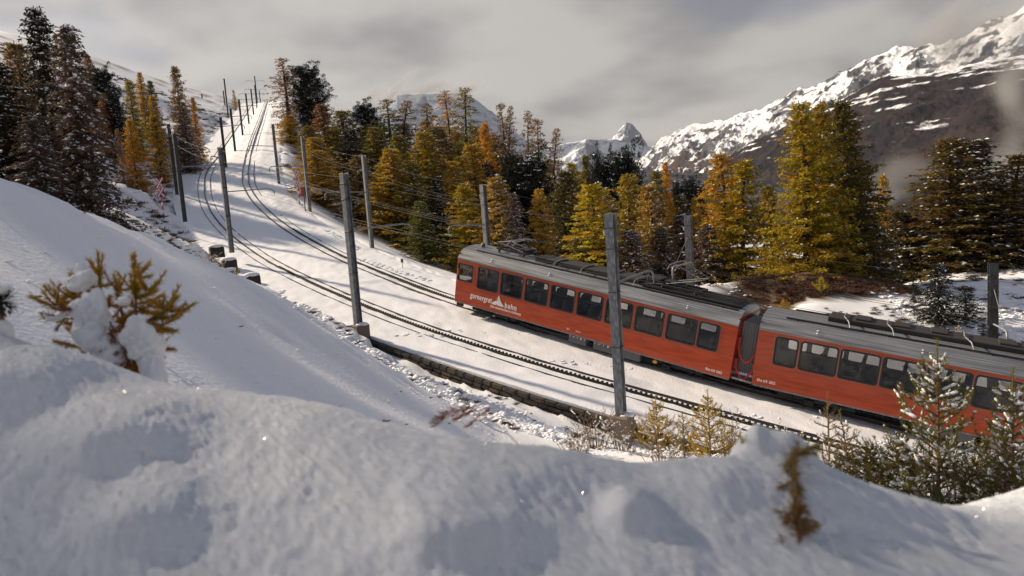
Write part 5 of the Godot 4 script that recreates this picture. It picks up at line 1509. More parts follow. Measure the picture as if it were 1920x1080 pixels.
func make_train() -> void:
	var frame := func(c: Vector3, t: Vector3) -> Transform3D:
		var x := t.normalized()
		var z := x.cross(Vector3.UP).normalized()
		return Transform3D(Basis(x, z.cross(x), z), c)
	var w1 := [[-6.72, -5.84, 1.60, 2.40, 0]]
	for k in 8: w1.append([-5.50 + 1.366 * k, -5.50 + 1.366 * k + 1.19, 1.44, 2.45])
	w1.append([5.36, 6.14, 1.44, 2.45])
	var a := carriage("front red railway carriage with white lettering at its uphill end", frame.call(Vector3(3.24, -5.90, -30.28), Vector3(0.79297, -0.20606, 0.57336)), w1, true)
	var z := 1.32
	lettering("gornergrat", 0.30, -5.86, -4.56, 0.80, z, M.white_paint, a)
	lettering("bahn", 0.255, -3.80, -3.14, 0.845, z, M.white_paint, a)
	lettering("the matterhorn railway", 0.165, -4.62, -2.86, 0.645, z, M.white_paint, a)
	var o := Vector3(-4.53, 0.86, z)
	part("emblem", poly([[0, 0.08], [0.10, 0.14], [0.16, 0.16], [0.32, 0.46], [0.36, 0.47], [0.44, 0.28], [0.50, 0.20], [0.70, 0.0], [0.30, 0.0], [0.25, 0.07], [0.22, 0.0], [0.0, 0.0]], o, 1.0, 0.0, 0.006).commit(), M.white_paint, a)
	part("emblem", poly([[0.19, 0.19], [0.32, 0.42], [0.29, 0.27], [0.25, 0.20]], o, 1.0, 0.006, 0.009).commit(), M.red, a)
	lettering("Bhe 4/8  3053", 0.10, 5.86, 6.50, 0.63, z, M.white_paint, a)
	for k in 2:
		var pl := Shape.new()
		pl.box(Vector3([-0.36, 0.16][k], 0.70, z + 0.004), Vector3([0.24, 0.30][k], 0.10, 0.008))
		part("data_plate", pl.commit(), M.red, a)
	lettering("36 t", 0.07, -0.42, -0.26, 0.665, z + 0.008, M.white_paint, a)
	lettering("13,6 m", 0.06, 0.04, 0.28, 0.67, z + 0.008, M.white_paint, a)
	pantograph(a, -4.3, 0.35, 1.0)
	pantograph(a, 4.0, 0.75, -1.0)
	var gear := Shape.new()
	for e in [[-2.9, -1.75], [-1.6, -0.4], [-0.25, 1.0], [1.15, 2.3]]: gear.box(Vector3((e[0] + e[1]) * 0.5, 3.27, 0.05), Vector3(e[1] - e[0], 0.2, 1.1), Basis.IDENTITY, 0.02)
	part("roof_resistor", gear.commit(), M.grille, a)
	var deck := Shape.new()
	deck.box(Vector3(4.5, 3.21, 0), Vector3(4.2, 0.05, 1.5))
	deck.box(Vector3(2.85, 3.36, 0.0), Vector3(0.6, 0.34, 0.9), Basis.IDENTITY, 0.03)
	for e in 5: deck.rod(Vector3(3.0, 3.3 + 0.02 * e, -0.5 + 0.25 * e), Vector3(6.5, 3.26, -0.5 + 0.25 * e), 0.018)
	part("roof_gear", deck.commit(), M.under, a)
	for e in [-1.7, -0.32, 1.05, 2.2]:
		var r := Shape.new()
		r.tube(PackedVector3Array([Vector3(e, 3.13, 0.93), Vector3(e, 3.34, 0.8), Vector3(e + 0.05, 3.42, 0.4), Vector3(e + 0.05, 3.42, -0.5)]), PackedFloat32Array([0.02]), 6)
		part("roof_hoop", r.commit(true), M.galvanised, a)
	var lamp := Shape.new()
	lamp.tube(PackedVector3Array([Vector3(-6.2, 3.12, 0.2), Vector3(-6.2, 3.36, 0.2)]), PackedFloat32Array([0.11, 0.10]), 12)
	part("roof_horn", lamp.commit(true), M.box_grey, a)
	# gangway between the carriages
	var gw := Shape.new()
	for k in 9:
		var x := 6.84 + k * 0.088
		gw.box(Vector3(x, 1.72, 0), Vector3(0.05, 2.02, 1.62), Basis.IDENTITY, 0.02)
		gw.box(Vector3(x + 0.044, 1.72, 0), Vector3(0.04, 1.94, 1.52))
	part("gangway_bellows", gw.commit(), M.bellows, a)
	var step := Shape.new()
	step.box(Vector3(7.2, 0.56, 0.9), Vector3(0.74, 0.08, 0.5), Basis.IDENTITY, 0.01)
	part("coupling_step", step.commit(), M.galvanised, a)
	for k in 2:
		var ho := Shape.new()
		var pts := PackedVector3Array()
		for i in 13:
			var f := i / 12.0
			pts.append(Vector3(6.83 + f * 0.72, [1.75, 0.92][k] - sin(f * PI) * [0.52, 0.34][k] + (0.2 if k == 1 else 0.0) * (1.0 - sin(f * PI)), 1.02))
		ho.tube(pts, PackedFloat32Array([0.032]), 8)
		part("hose", ho.commit(true), M.hose, a)
	for k in 2:
		for e in 2:
			var hb := Shape.new()
			hb.box(Vector3([6.86, 7.52][e], [1.95, 1.12][k], 1.0), Vector3(0.12, 0.42 - 0.08 * e, 0.16), Basis.IDENTITY, 0.02)
			part("hose_socket", hb.commit(), M.red_dark, a)
	var w2 := [[-6.16, -5.42, 1.44, 2.45]]
	for k in 9: w2.append([-5.30 + 1.295 * k, -5.30 + 1.295 * k + 1.19, 1.44, 2.45])
	var b := carriage("rear red railway carriage running out of view on the right", frame.call(Vector3(14.86, -8.50, -22.19), Vector3(0.83014, -0.16602, 0.53226)), w2, false)
	lettering("Bhe 4/8  3053", 0.11, -6.62, -5.98, 0.67, z, M.white_paint, b)
	var g2 := Shape.new()
	g2.box(Vector3(1.0, 3.26, -0.1), Vector3(11.4, 0.16, 1.2), Basis.IDENTITY, 0.02)
	for e in [-3.6, -2.4, -1.3, 0.6]: g2.box(Vector3(e, 3.36, -0.1), Vector3(0.5, 0.1, 0.8), Basis.IDENTITY, 0.02)
	part("roof_deck", g2.commit(), M.grille, b)
	for e in [-3.9, -2.55, -0.3, 2.3, 4.2]:
		var r := Shape.new()
		r.tube(PackedVector3Array([Vector3(e, 3.13, 0.93), Vector3(e - 0.1, 3.33, 0.75), Vector3(e - 0.3, 3.42, 0.35), Vector3(e - 0.3, 3.42, -0.4)]), PackedFloat32Array([0.022]), 6)
		part("roof_hoop", r.commit(true), M.galvanised, b)

# ------------------------------------------------------------------ small growth
func sapling(label: String, at: Vector3, h: float, wide: float, sd: int, tint: String, snowy: float, needle := 0.035, full := 1.0, lean := Vector3.ZERO, cat := "sapling", group := "snowy larch saplings below the tracks") -> void:
	rng.seed = sd
	var t := thing({"sapling": "conifer_sapling", "shrub": "dry_shrub"}.get(cat, cat), label, cat, Transform3D(Basis.IDENTITY, at), group)
	var wood := Shape.new()
	var leaf := Shape.new()
	var sn := Shape.new()
	var shoots := []
	if cat == "sapling":
		var top := Vector3(0, h, 0) + lean
		wood.tube(PackedVector3Array([Vector3(0, -0.25, 0), top * 0.5 + Vector3(0.01, 0, 0), top]), PackedFloat32Array([0.012 + h * 0.009, 0.006 + h * 0.004, 0.004]), 6)
		shoots.append([top * 0.72, top])
		var n := int(26 * full)
		for i in n:
			var f := 0.04 + 0.86 * i / n
			var az := i * 2.4 + rng.randf_range(-0.4, 0.4)
			var len := wide * (1.05 - f) * rng.randf_range(0.6, 1.15)
			var o := top * f
			var d := Vector3(cos(az), rng.randf_range(0.25, 0.85), sin(az)).normalized()
			var q := o + d * len
			var q2 := q + Vector3(d.x * 0.3, 0.75, d.z * 0.3) * len * rng.randf_range(0.25, 0.6)
			wood.tube(PackedVector3Array([o, q, q2]), PackedFloat32Array([0.006 + h * 0.0025, 0.006, 0.003]), 4, false)
			shoots.append([o.lerp(q, 0.25), q]); shoots.append([q, q2])
			for k in int(2 + len * 4.0):
				var e := o.lerp(q, rng.randf_range(0.35, 1.0))
				var q3 := e + (Vector3(rng.randf_range(-1, 1), rng.randf_range(0.1, 1.1), rng.randf_range(-1, 1)) + d * 0.6).normalized() * len * rng.randf_range(0.18, 0.42)
				wood.rod(e, q3, 0.004, 3)
				shoots.append([e, q3])
	else:
		for i in int(26 * full):
			var az := rng.randf() * TAU
			var d := Vector3(cos(az) * rng.randf_range(0.1, 1.0) * wide / h, 1.0, sin(az) * rng.randf_range(0.1, 1.0) * wide / h)
			var o := Vector3(cos(az), 0, sin(az)) * rng.randf_range(0.0, wide * 0.35)
			var q := o + d * h * rng.randf_range(0.4, 1.0)
			var m := o.lerp(q, 0.5) + Vector3(rng.randf_range(-1, 1), 0, rng.randf_range(-1, 1)) * h * 0.06
			wood.tube(PackedVector3Array([o - Vector3(0, 0.15, 0), m, q]), PackedFloat32Array([0.007, 0.005, 0.003]), 4, false)
			shoots.append([m, q])
			for k in 4:
				var e := m.lerp(q, rng.randf())
				var q3 := e + Vector3(rng.randf_range(-1, 1), rng.randf_range(0.2, 1.0), rng.randf_range(-1, 1)) * h * 0.14
				wood.rod(e, q3, 0.0035, 3)
				shoots.append([e, q3])
	for s in shoots:
		var a: Vector3 = s[0]
		var b: Vector3 = s[1]
		var n := int(a.distance_to(b) / needle * (5.0 if cat == "sapling" else 1.6) * full)
		var hue := rng.randf_range(0.75, 1.0)
		for i in mini(n, 150):
			var p := a.lerp(b, rng.randf())
			var d := ((b - a).normalized() * 0.6 + Vector3(rng.randfn(), rng.randfn(), rng.randfn()) * 0.5).normalized()
			var lum := rng.randf_range(0.45, 1.0)
			leaf.col = Color(lum, lum * hue, lum * 0.9)
			leaf.leaf(p, d * needle * rng.randf_range(0.7, 1.3), d.cross(Vector3(rng.randfn(), rng.randfn(), rng.randfn())).normalized() * maxf(0.0022, needle * 0.075))
		var ln := a.distance_to(b)
		if rng.randf() < snowy and ln > 0.02:
			var flat := 1.0 - absf((b - a).normalized().y)
			var pieces := 2 + int(ln * 9.0)
			var along_dir := (b - a).normalized()
			for i in pieces:
				if rng.randf() > 0.2 + flat: continue
				var m := a.lerp(b, (i + rng.randf()) / pieces)
				var r := rng.randf_range(0.010, 0.020) * (0.55 + flat)
				sn.lump(m + Vector3(0, r * 0.6, 0), Vector3(r * 2.4, r * 0.9, r), n1, 0.5, 4, 7, Basis(along_dir, (Vector3.UP - along_dir * along_dir.y).normalized(), along_dir.cross((Vector3.UP - along_dir * along_dir.y).normalized())) if flat > 0.05 else Basis.IDENTITY)
			if rng.randf() < 0.35: sn.lump(b, Vector3.ONE * rng.randf_range(0.007, 0.014), n1, 0.3, 4, 6)
	part("stem", wood.commit(true), M.twig, t)
	part("needles", leaf.commit(false, true), crown_material(tint), t)
	if sn.v.size(): part("snow_load", sn.commit(true), M.tree_snow, t).set_meta("kind", "stuff")

func needle_shoot(wood: Shape, leaf: Shape, a: Vector3, b: Vector3, needle: float, count: int, hue: Color, r := 0.004) -> void:
	var m := a.lerp(b, 0.5) - Vector3(0, a.distance_to(b) * 0.08, 0)
	wood.tube(PackedVector3Array([a, m, b]), PackedFloat32Array([r * 1.4, r, r * 0.6]), 5, false)
	for i in count:
		var f := pow(rng.randf(), 0.8)
		var p := a.lerp(m, f * 2.0) if f < 0.5 else m.lerp(b, f * 2.0 - 1.0)
		var ax := (b - a).normalized()
		var d := (ax * (0.55 + 0.6 * f) + Vector3(rng.randfn(), rng.randfn(), rng.randfn()) * 0.5).normalized()
		var lum := rng.randf_range(0.5, 1.0)
		leaf.col = Color(hue.r * lum, hue.g * lum, hue.b * lum)
		leaf.leaf(p, d * needle * rng.randf_range(0.7, 1.25), d.cross(Vector3(rng.randfn(), rng.randfn(), rng.randfn())).normalized() * 0.0013)

func make_foreground() -> void:
	rng.seed = 77
	# snow laden dwarf conifer on the left edge of the drift
	var t := thing("conifer_sapling", "golden dwarf conifer weighed down by big snow lumps at the left of the near drift", "sapling", Transform3D(Basis.IDENTITY, Vector3(-1.72, -1.2, -3.05)))
	var o := Vector3(-1.72, -1.2, -3.05)
	var wood := Shape.new()
	var leaf := Shape.new()
	var a := [Vector3(-1.795, -0.485, -3.066), Vector3(-1.876, -0.354, -3.130), Vector3(-1.924, -0.259, -3.191), Vector3(-1.809, -0.285, -3.138), Vector3(-1.707, -0.262, -3.090), Vector3(-1.626, -0.356, -3.029), Vector3(-1.728, -0.444, -3.020), Vector3(-2.029, -0.326, -3.183)]
	var b := [Vector3(-2.247, -0.223, -3.195), Vector3(-2.223, -0.185, -3.249), Vector3(-2.064, -0.186, -3.199), Vector3(-2.021, -0.138, -3.154), Vector3(-1.926, -0.047, -3.214), Vector3(-1.700, -0.064, -3.111), Vector3(-1.541, -0.186, -2.997), Vector3(-1.444, -0.253, -2.940), Vector3(-1.373, -0.288, -2.936), Vector3(-1.461, -0.398, -2.924), Vector3(-2.204, -0.326, -3.183), Vector3(-2.083, -0.428, -3.072), Vector3(-1.854, -0.164, -3.201), Vector3(-1.570, -0.586, -2.954), Vector3(-1.686, -0.186, -3.048)]
	var from := [7, 7, 7, 2, 2, 4, 4, 5, 5, 5, 1, 0, 3, 6, 4]
	var gold := Color(0.85, 0.80, 0.7)
	var rust := Color(0.95, 0.52, 0.5)
	for i in b.size():
		needle_shoot(wood, leaf, a[from[i]] - o, b[i] - o, 0.032, 340, gold, 0.005)
		var m: Vector3 = a[from[i]].lerp(b[i], 0.5) - o
		for k in 5:
			needle_shoot(wood, leaf, m, m + Vector3(rng.randf_range(-1, 1), rng.randf_range(0.0, 1.0), rng.randf_range(-0.6, 0.6)) * 0.10, 0.028, 90, rust.lerp(gold, 0.6), 0.003)
	var base := Vector3(-1.72, -0.62, -3.04)
	wood.tube(PackedVector3Array([Vector3(0, -0.1, 0), base - o, a[6] - o]), PackedFloat32Array([0.016, 0.012, 0.009]), 6)
	for i in a.size():
		wood.tube(PackedVector3Array([base - o, (base + a[i]) * 0.5 - o + Vector3(0, -0.02, 0.01), a[i] - o]), PackedFloat32Array([0.009, 0.007, 0.006]), 5)
		for k in 13:
			var p: Vector3 = (base as Vector3).lerp(a[i], rng.randf_range(0.1, 1.0)) - o
			needle_shoot(wood, leaf, p, p + Vector3(rng.randf_range(-1, 1), rng.randf_range(-0.7, 0.5), rng.randf_range(-0.8, 0.8)) * 0.11, 0.032, 210, rust.lerp(gold, rng.randf() * 0.7), 0.003)
	part("stem", wood.commit(true), M.twig, t)
	part("needles", leaf.commit(false, true), crown_material("orangegold"), t)
	var ns := FastNoiseLite.new()
	ns.seed = 5; ns.frequency = 7.0; ns.fractal_octaves = 3; ns.fractal_gain = 0.5
	# each lump is a pile of overlapping swellings: [centre, radii, tilt]
	var piles := [
		[[Vector3(-1.825, -0.375, -2.97), Vector3(0.076, 0.145, 0.075), 0.32], [Vector3(-1.880, -0.290, -2.985), Vector3(0.045, 0.050, 0.05), 0.5], [Vector3(-1.765, -0.455, -2.95), Vector3(0.055, 0.085, 0.055), 0.6], [Vector3(-1.81, -0.50, -2.96), Vector3(0.04, 0.08, 0.05), 0.1]],
		[[Vector3(-1.595, -0.460, -2.90), Vector3(0.066, 0.115, 0.065), 0.15], [Vector3(-1.625, -0.41, -2.905), Vector3(0.04, 0.05, 0.045), -0.5], [Vector3(-1.56, -0.545, -2.885), Vector3(0.042, 0.085, 0.05), 0.2]],
		[[Vector3(-1.940, -0.165, -3.08), Vector3(0.055, 0.036, 0.05), 0.5], [Vector3(-1.965, -0.185, -3.08), Vector3(0.036, 0.030, 0.04), 0.2], [Vector3(-1.955, -0.110, -3.13), Vector3(0.018, 0.026, 0.02), 0.4]],
		[[Vector3(-2.095, -0.322, -3.10), Vector3(0.055, 0.022, 0.04), 0.35]], [[Vector3(-1.715, -0.262, -3.0), Vector3(0.022, 0.018, 0.022), 0.0]], [[Vector3(-1.605, -0.61, -2.93), Vector3(0.035, 0.025, 0.03), 0.0]],
	]
	for pile in piles:
		var sn := Shape.new()
		for l in pile: sn.lump(l[0] - o, l[1], ns, 0.75, 38, 48, Basis(Vector3.BACK, l[2]))
		part("snow_lump", sn.commit(true), M.lump_snow, t)
	# needles that stand out in front of the snow
	wood = Shape.new(); leaf = Shape.new()
	for k in 34:
		var p := Vector3(rng.randf_range(-1.80, -1.62), rng.randf_range(-0.62, -0.33), -2.90) - o
		if k > 22: p = Vector3(rng.randf_range(-2.02, -1.86), rng.randf_range(-0.5, -0.22), -2.95) - o
		needle_shoot(wood, leaf, p, p + Vector3(rng.randf_range(-0.6, 0.6), rng.randf_range(-0.9, 0.3), 0.2) * 0.07, 0.028, 46, rust.lerp(gold, rng.randf() * 0.5), 0.003)
	part("hanging_twigs", wood.commit(true), M.twig, t)
	part("hanging_needles", leaf.commit(false, true), crown_material("russet"), t)
	# dark snag at the left edge
	t = thing("withered_plant", "dark withered plant head with a snow cap at the left edge", "plant", Transform3D(Basis.IDENTITY, Vector3(-1.94, -0.55, -2.58)))
	wood = Shape.new(); leaf = Shape.new()
	wood.tube(PackedVector3Array([Vector3.ZERO, Vector3(0.0, 0.2, 0), Vector3(0.0, 0.36, 0)]), PackedFloat32Array([0.012, 0.01, 0.008]), 6)
	for i in 420:
		var d := Vector3(rng.randfn(), rng.randfn() * 0.7, rng.randfn()).normalized()
		var lum := rng.randf_range(0.3, 1.0)
		leaf.col = Color(lum, lum, lum)
		leaf.leaf(Vector3(0.01, 0.36, 0) + d * rng.randf_range(0.0, 0.05), d * 0.03, d.cross(Vector3.UP + d * 0.1).normalized() * 0.004)
	part("stem", wood.commit(true), M.twig, t)
	part("needles", leaf.commit(false, true), crown_material("spruce"), t)
	var cap := Shape.new()
	cap.lump(Vector3(0.0, 0.40, 0), Vector3(0.05, 0.02, 0.045), n1, 0.4, 8, 12)
	cap.lump(Vector3(0.015, 0.24, 0.02), Vector3(0.03, 0.045, 0.03), n1, 0.4, 8, 12)
	part("snow_cap", cap.commit(true), M.lump_snow, t)
	# brown fir twig poking out of the drift on the right
	var q := Vector3(0.65, -0.85, -1.55)
	t = thing("fir_twig", "brown and green fir twig sticking out of the shaded side of the drift", "twig", Transform3D(Basis.IDENTITY, q))
	wood = Shape.new(); leaf = Shape.new()
	var line := [Vector3(0.622, -0.80, -1.50), Vector3(0.630, -0.745, -1.545), Vector3(0.664, -0.705, -1.62), Vector3(0.690, -0.665, -1.69), Vector3(0.745, -0.645, -1.69)]
	for i in 4: needle_shoot(wood, leaf, line[i] - q, line[i + 1] - q, 0.026, 130, rust.lerp(gold, i / 3.0), 0.004)
	for k in 26:
		var f := rng.randf() * 3.99
		var p: Vector3 = (line[int(f)] as Vector3).lerp(line[int(f) + 1], f - int(f))
		var d := Vector3(rng.randf_range(-1, 1), rng.randf_range(-0.9, 0.35), rng.randf_range(-0.3, 0.6)).normalized()
		needle_shoot(wood, leaf, p - q, p - q + d * rng.randf_range(0.02, 0.065), 0.026, 38, rust.lerp(gold, clampf(f / 4.0 + rng.randf_range(-0.3, 0.2), 0.0, 1.0)), 0.002)
	part("stem", wood.commit(true), M.twig, t)
	part("needles", leaf.commit(false, true), crown_material("brownolive"), t)
	q = Vector3(0.600, -0.72, -1.78)
	t = thing("fir_twig", "small green needle tip poking from the white snow hump", "twig", Transform3D(Basis.IDENTITY, q))
	wood = Shape.new(); leaf = Shape.new()
	needle_shoot(wood, leaf, Vector3.ZERO, Vector3(-0.012, 0.075, 0.01), 0.03, 70, gold, 0.003)
	part("stem", wood.commit(true), M.twig, t)
	part("needles", leaf.commit(false, true), crown_material("olivegold"), t)
	# bent grass stalk
	q = Vector3(0.022, -0.72, -1.95)
	t = thing("grass_stalk", "bent dry grass stalk with reddish drooping head over the drift edge", "grass", Transform3D(Basis.IDENTITY, q))
	var st := PackedVector3Array([Vector3.ZERO, Vector3(-0.075, -0.017, -0.3) + Vector3(0, 0.02, 0.05), Vector3(-0.2, -0.03, -0.57) + Vector3(0, 0.03, 0), Vector3(-0.30, -0.065, -0.68) + Vector3(0, 0.03, 0), Vector3(-0.37, -0.10, -0.72) + Vector3(0, 0.01, 0)])
	wood = Shape.new(); leaf = Shape.new()
	wood.tube(st, PackedFloat32Array([0.0022, 0.002, 0.0016, 0.0012, 0.0008]), 5)
	for i in 260:
		var f := rng.randf_range(2.0, 3.99)
		var p := st[int(f)].lerp(st[int(f) + 1], f - int(f))
		var d := (Vector3(-0.9, -0.25, -0.25) + Vector3(rng.randfn(), rng.randfn(), rng.randfn()) * 0.35).normalized()
		var lum := rng.randf_range(0.5, 1.0)
		leaf.col = Color(lum, lum * 0.8, lum * 0.8)
		leaf.leaf(p + Vector3(0, rng.randf_range(-0.02, 0.01), 0), d * 0.035, d.cross(Vector3(rng.randfn(), 1, rng.randfn())).normalized() * 0.0014)
	for k in 2:
		var e := st[2] + Vector3(0.02 + 0.05 * k, 0, 0)
		var e2 := e + Vector3(-0.10, -0.05 - 0.03 * k, -0.05)
		for i in 150:
			var d := (Vector3(-0.8, -0.5, -0.2) + Vector3(rng.randfn(), rng.randfn(), rng.randfn()) * 0.3).normalized()
			leaf.col = Color(0.9, 0.7, 0.7) * rng.randf_range(0.6, 1.0)
			leaf.leaf(e.lerp(e2, rng.randf()), d * 0.03, d.cross(Vector3(0, 1, 0.3)).normalized() * 0.0013)
	part("stem", wood.commit(true), M.straw, t)
	part("grass_head", leaf.commit(false, true), M.straw_head, t)

func make_crystals() -> void:
	# loose ice plates on the crust of the drift, turned every way
	rng.seed = 404
	var sh := Shape.new()
	for k in 6:
		var a := TAU * k / 6.0
		var b := TAU * (k + 1) / 6.0
		sh.tri(Vector3.ZERO, Vector3(cos(a), 0, sin(a)), Vector3(cos(b), 0, sin(b)))
	var mm := MultiMesh.new()
	mm.transform_format = MultiMesh.TRANSFORM_3D
	mm.mesh = sh.commit()
	mm.instance_count = 9000
	for i in 9000:
		var z := -0.8 - 2.0 * pow(rng.randf(), 0.8)
		var x := rng.randf_range(-0.95, 0.95) * -z
		var j := int((z + 4.0) / 0.00872)
		var k := int((x + 3.0) / 0.00872)
		var p: Vector3 = drift_v[clampi(j, 0, 419) * 700 + clampi(k, 0, 699)]
		var n := Vector3(rng.randfn(), absf(rng.randfn()) + 0.3, rng.randfn()).normalized()
		var t := n.cross(Vector3(rng.randfn(), rng.randfn(), rng.randfn())).normalized()
		var s := rng.randf_range(0.0005, 0.0013)
		mm.set_instance_transform(i, Transform3D(Basis(t, n, t.cross(n)) * Basis.from_scale(Vector3.ONE * s), p + Vector3(rng.randf_range(-1, 1) * 0.006, 0.003, rng.randf_range(-1, 1) * 0.006)))
	var o := MultiMeshInstance3D.new()
	o.multimesh = mm
	o.material_override = M.ice
	o.name = "ice_crystals"
	add_child(o)
	tag(o, "glinting ice crystals on the crust of the near drift", "ice crystals", "", "stuff")

func make_saplings() -> void:
	var g := func(x: float, z: float) -> Vector3: return Vector3(x, ground(x, z), z)
	sapling("large snow covered larch sapling standing before the rear carriage", g.call(4.50, -7.17), 2.35, 0.9, 11, "olive", 1.0, 0.045, 2.6)
	sapling("snowy sapling at the right edge next to the large snow covered one", g.call(5.10, -6.88), 2.1, 0.7, 12, "olive", 0.9, 0.045, 2.3)
	sapling("thin bare sapling rising left of the large snow covered one", g.call(4.20, -9.1), 1.65, 0.5, 13, "brownolive", 0.15, 0.04, 1.3)
	sapling("straw coloured sapling with a leaning stem right of the snow hump", g.call(4.10, -8.13), 1.45, 0.5, 14, "brownolive", 0.2, 0.04, 1.4, Vector3(-0.2, 0, 0))
	sapling("golden sapling with tall tip below the rails left of the snow hump", g.call(3.80, -13.5), 1.6, 0.65, 15, "gold", 0.3, 0.055, 2.2)
	sapling("golden bushy sapling just right of the nearest pole", g.call(2.95, -14.5), 1.35, 0.65, 16, "gold", 0.4, 0.055, 2.0)
	sapling("thin olive sapling between the two golden ones", g.call(3.40, -14.0), 1.1, 0.45, 17, "olivegold", 0.3, 0.05, 1.4)
	sapling("low brown sapling half covered by snow right of the snow hump", g.call(3.95, -9.9), 1.0, 0.7, 18, "olive", 0.5, 0.042, 1.8)
	sapling("wide brown sapling at the foot of the large snow covered one", g.call(4.30, -7.6), 1.25, 0.85, 19, "darkolive", 0.5, 0.045, 2.6)
	sapling("bushy sapling filling the gap at the right edge", g.call(5.35, -7.3), 1.6, 0.8, 20, "darkolive", 0.6, 0.045, 2.4)
	sapling("short sapling under the right edge beside the drift", g.call(4.75, -6.5), 1.2, 0.75, 26, "darkolive", 0.4, 0.045, 2.6)
	sapling("low olive sapling in the gap left of the large snow covered one", g.call(3.95, -7.6), 1.1, 0.7, 27, "darkolive", 0.45, 0.045, 2.2)
	# long needled pine
	var t := thing("pine_sapling", "dark green long needled pine sapling in front of the large snowy one", "sapling", Transform3D(Basis.IDENTITY, g.call(4.22, -6.3)))
	var wood := Shape.new()
	var leaf := Shape.new()
	rng.seed = 31
	for i in 13:
		var d := Vector3(rng.randf_range(-0.4, 0.4), 1.0, rng.randf_range(-0.4, 0.4))
		var o := Vector3(rng.randf_range(-0.2, 0.2), -0.1, rng.randf_range(-0.2, 0.2))
		var e := o + d * rng.randf_range(0.6, 1.0)
		needle_shoot(wood, leaf, o, e, 0.15, 420, Color(0.9, 1.0, 0.8), 0.008)
	part("stem", wood.commit(true), M.twig, t)
	part("needles", leaf.commit(false, true), crown_material("sprucegreen"), t)
	var spots := [[1.66, -14.98, 0.9, 0.7, "dry twiggy shrub left of the nearest pole foot"], [2.2, -14.7, 0.8, 0.6, "dry twiggy shrub directly in front of the nearest pole foot"], [1.1, -13.6, 0.6, 0.6, "dry twiggy shrub at the left end of the shrub row"], [4.4, -14.2, 1.2, 0.4, "tall bare stalks beside the golden sapling with tall tip"],
		[5.3, -13.7, 0.9, 0.5, "dry stalks above the white snow hump"], [2.7, -12.9, 0.6, 0.7, "low dry shrub below the golden bushy sapling"], [-15.64, -36.0, 0.8, 0.8, "dark twiggy shrub on the bank left of the stone blocks"], [-16.6, -37.4, 0.6, 0.9, "low dark shrub high on the bank left of the tracks"], [-13.2, -32.0, 0.5, 0.7, "low dark shrub just below the end of the wall"], [-14.4, -33.6, 0.7, 0.5, "upright weeds on the bank below the stone blocks"]]
	for i in spots.size():
		var s: Array = spots[i]
		sapling(s[4], g.call(s[0], s[1]), s[2], s[3], 40 + i, "brown" if s[0] > 0.0 else "brownolive", 0.3, 0.03, 1.3, Vector3.ZERO, "shrub", "dry shrubs on the bank below the tracks")
	sapling("small olive juniper bush on the snow bank below the stone blocks", g.call(-14.15, -34.6), 0.55, 0.55, 61, "olive", 0.2, 0.06, 2.4, Vector3.ZERO, "sapling")
	sapling("yellow seedling on the brown mound below the giant larches", Vector3(15.6, ground(15.6, -34.2), -34.2), 0.9, 0.5, 62, "yellowgreen", 0.0, 0.07, 1.6)
	sapling("yellow seedling on the snow right of the brown mound", Vector3(17.6, ground(17.6, -28.4), -28.4), 0.8, 0.5, 63, "yellowgreen", 0.0, 0.07, 1.6)
	sapling("orange seedling at the left rim of the brown mound", Vector3(13.2, ground(13.2, -33.0), -33.0), 0.7, 0.4, 64, "orangegold", 0.0, 0.07, 1.4)
	sapling("brown snow flecked seedling below the dark bushy spruce", Vector3(18.6, ground(18.6, -28.2), -28.2), 1.2, 0.5, 65, "brown", 0.5, 0.06, 1.6)

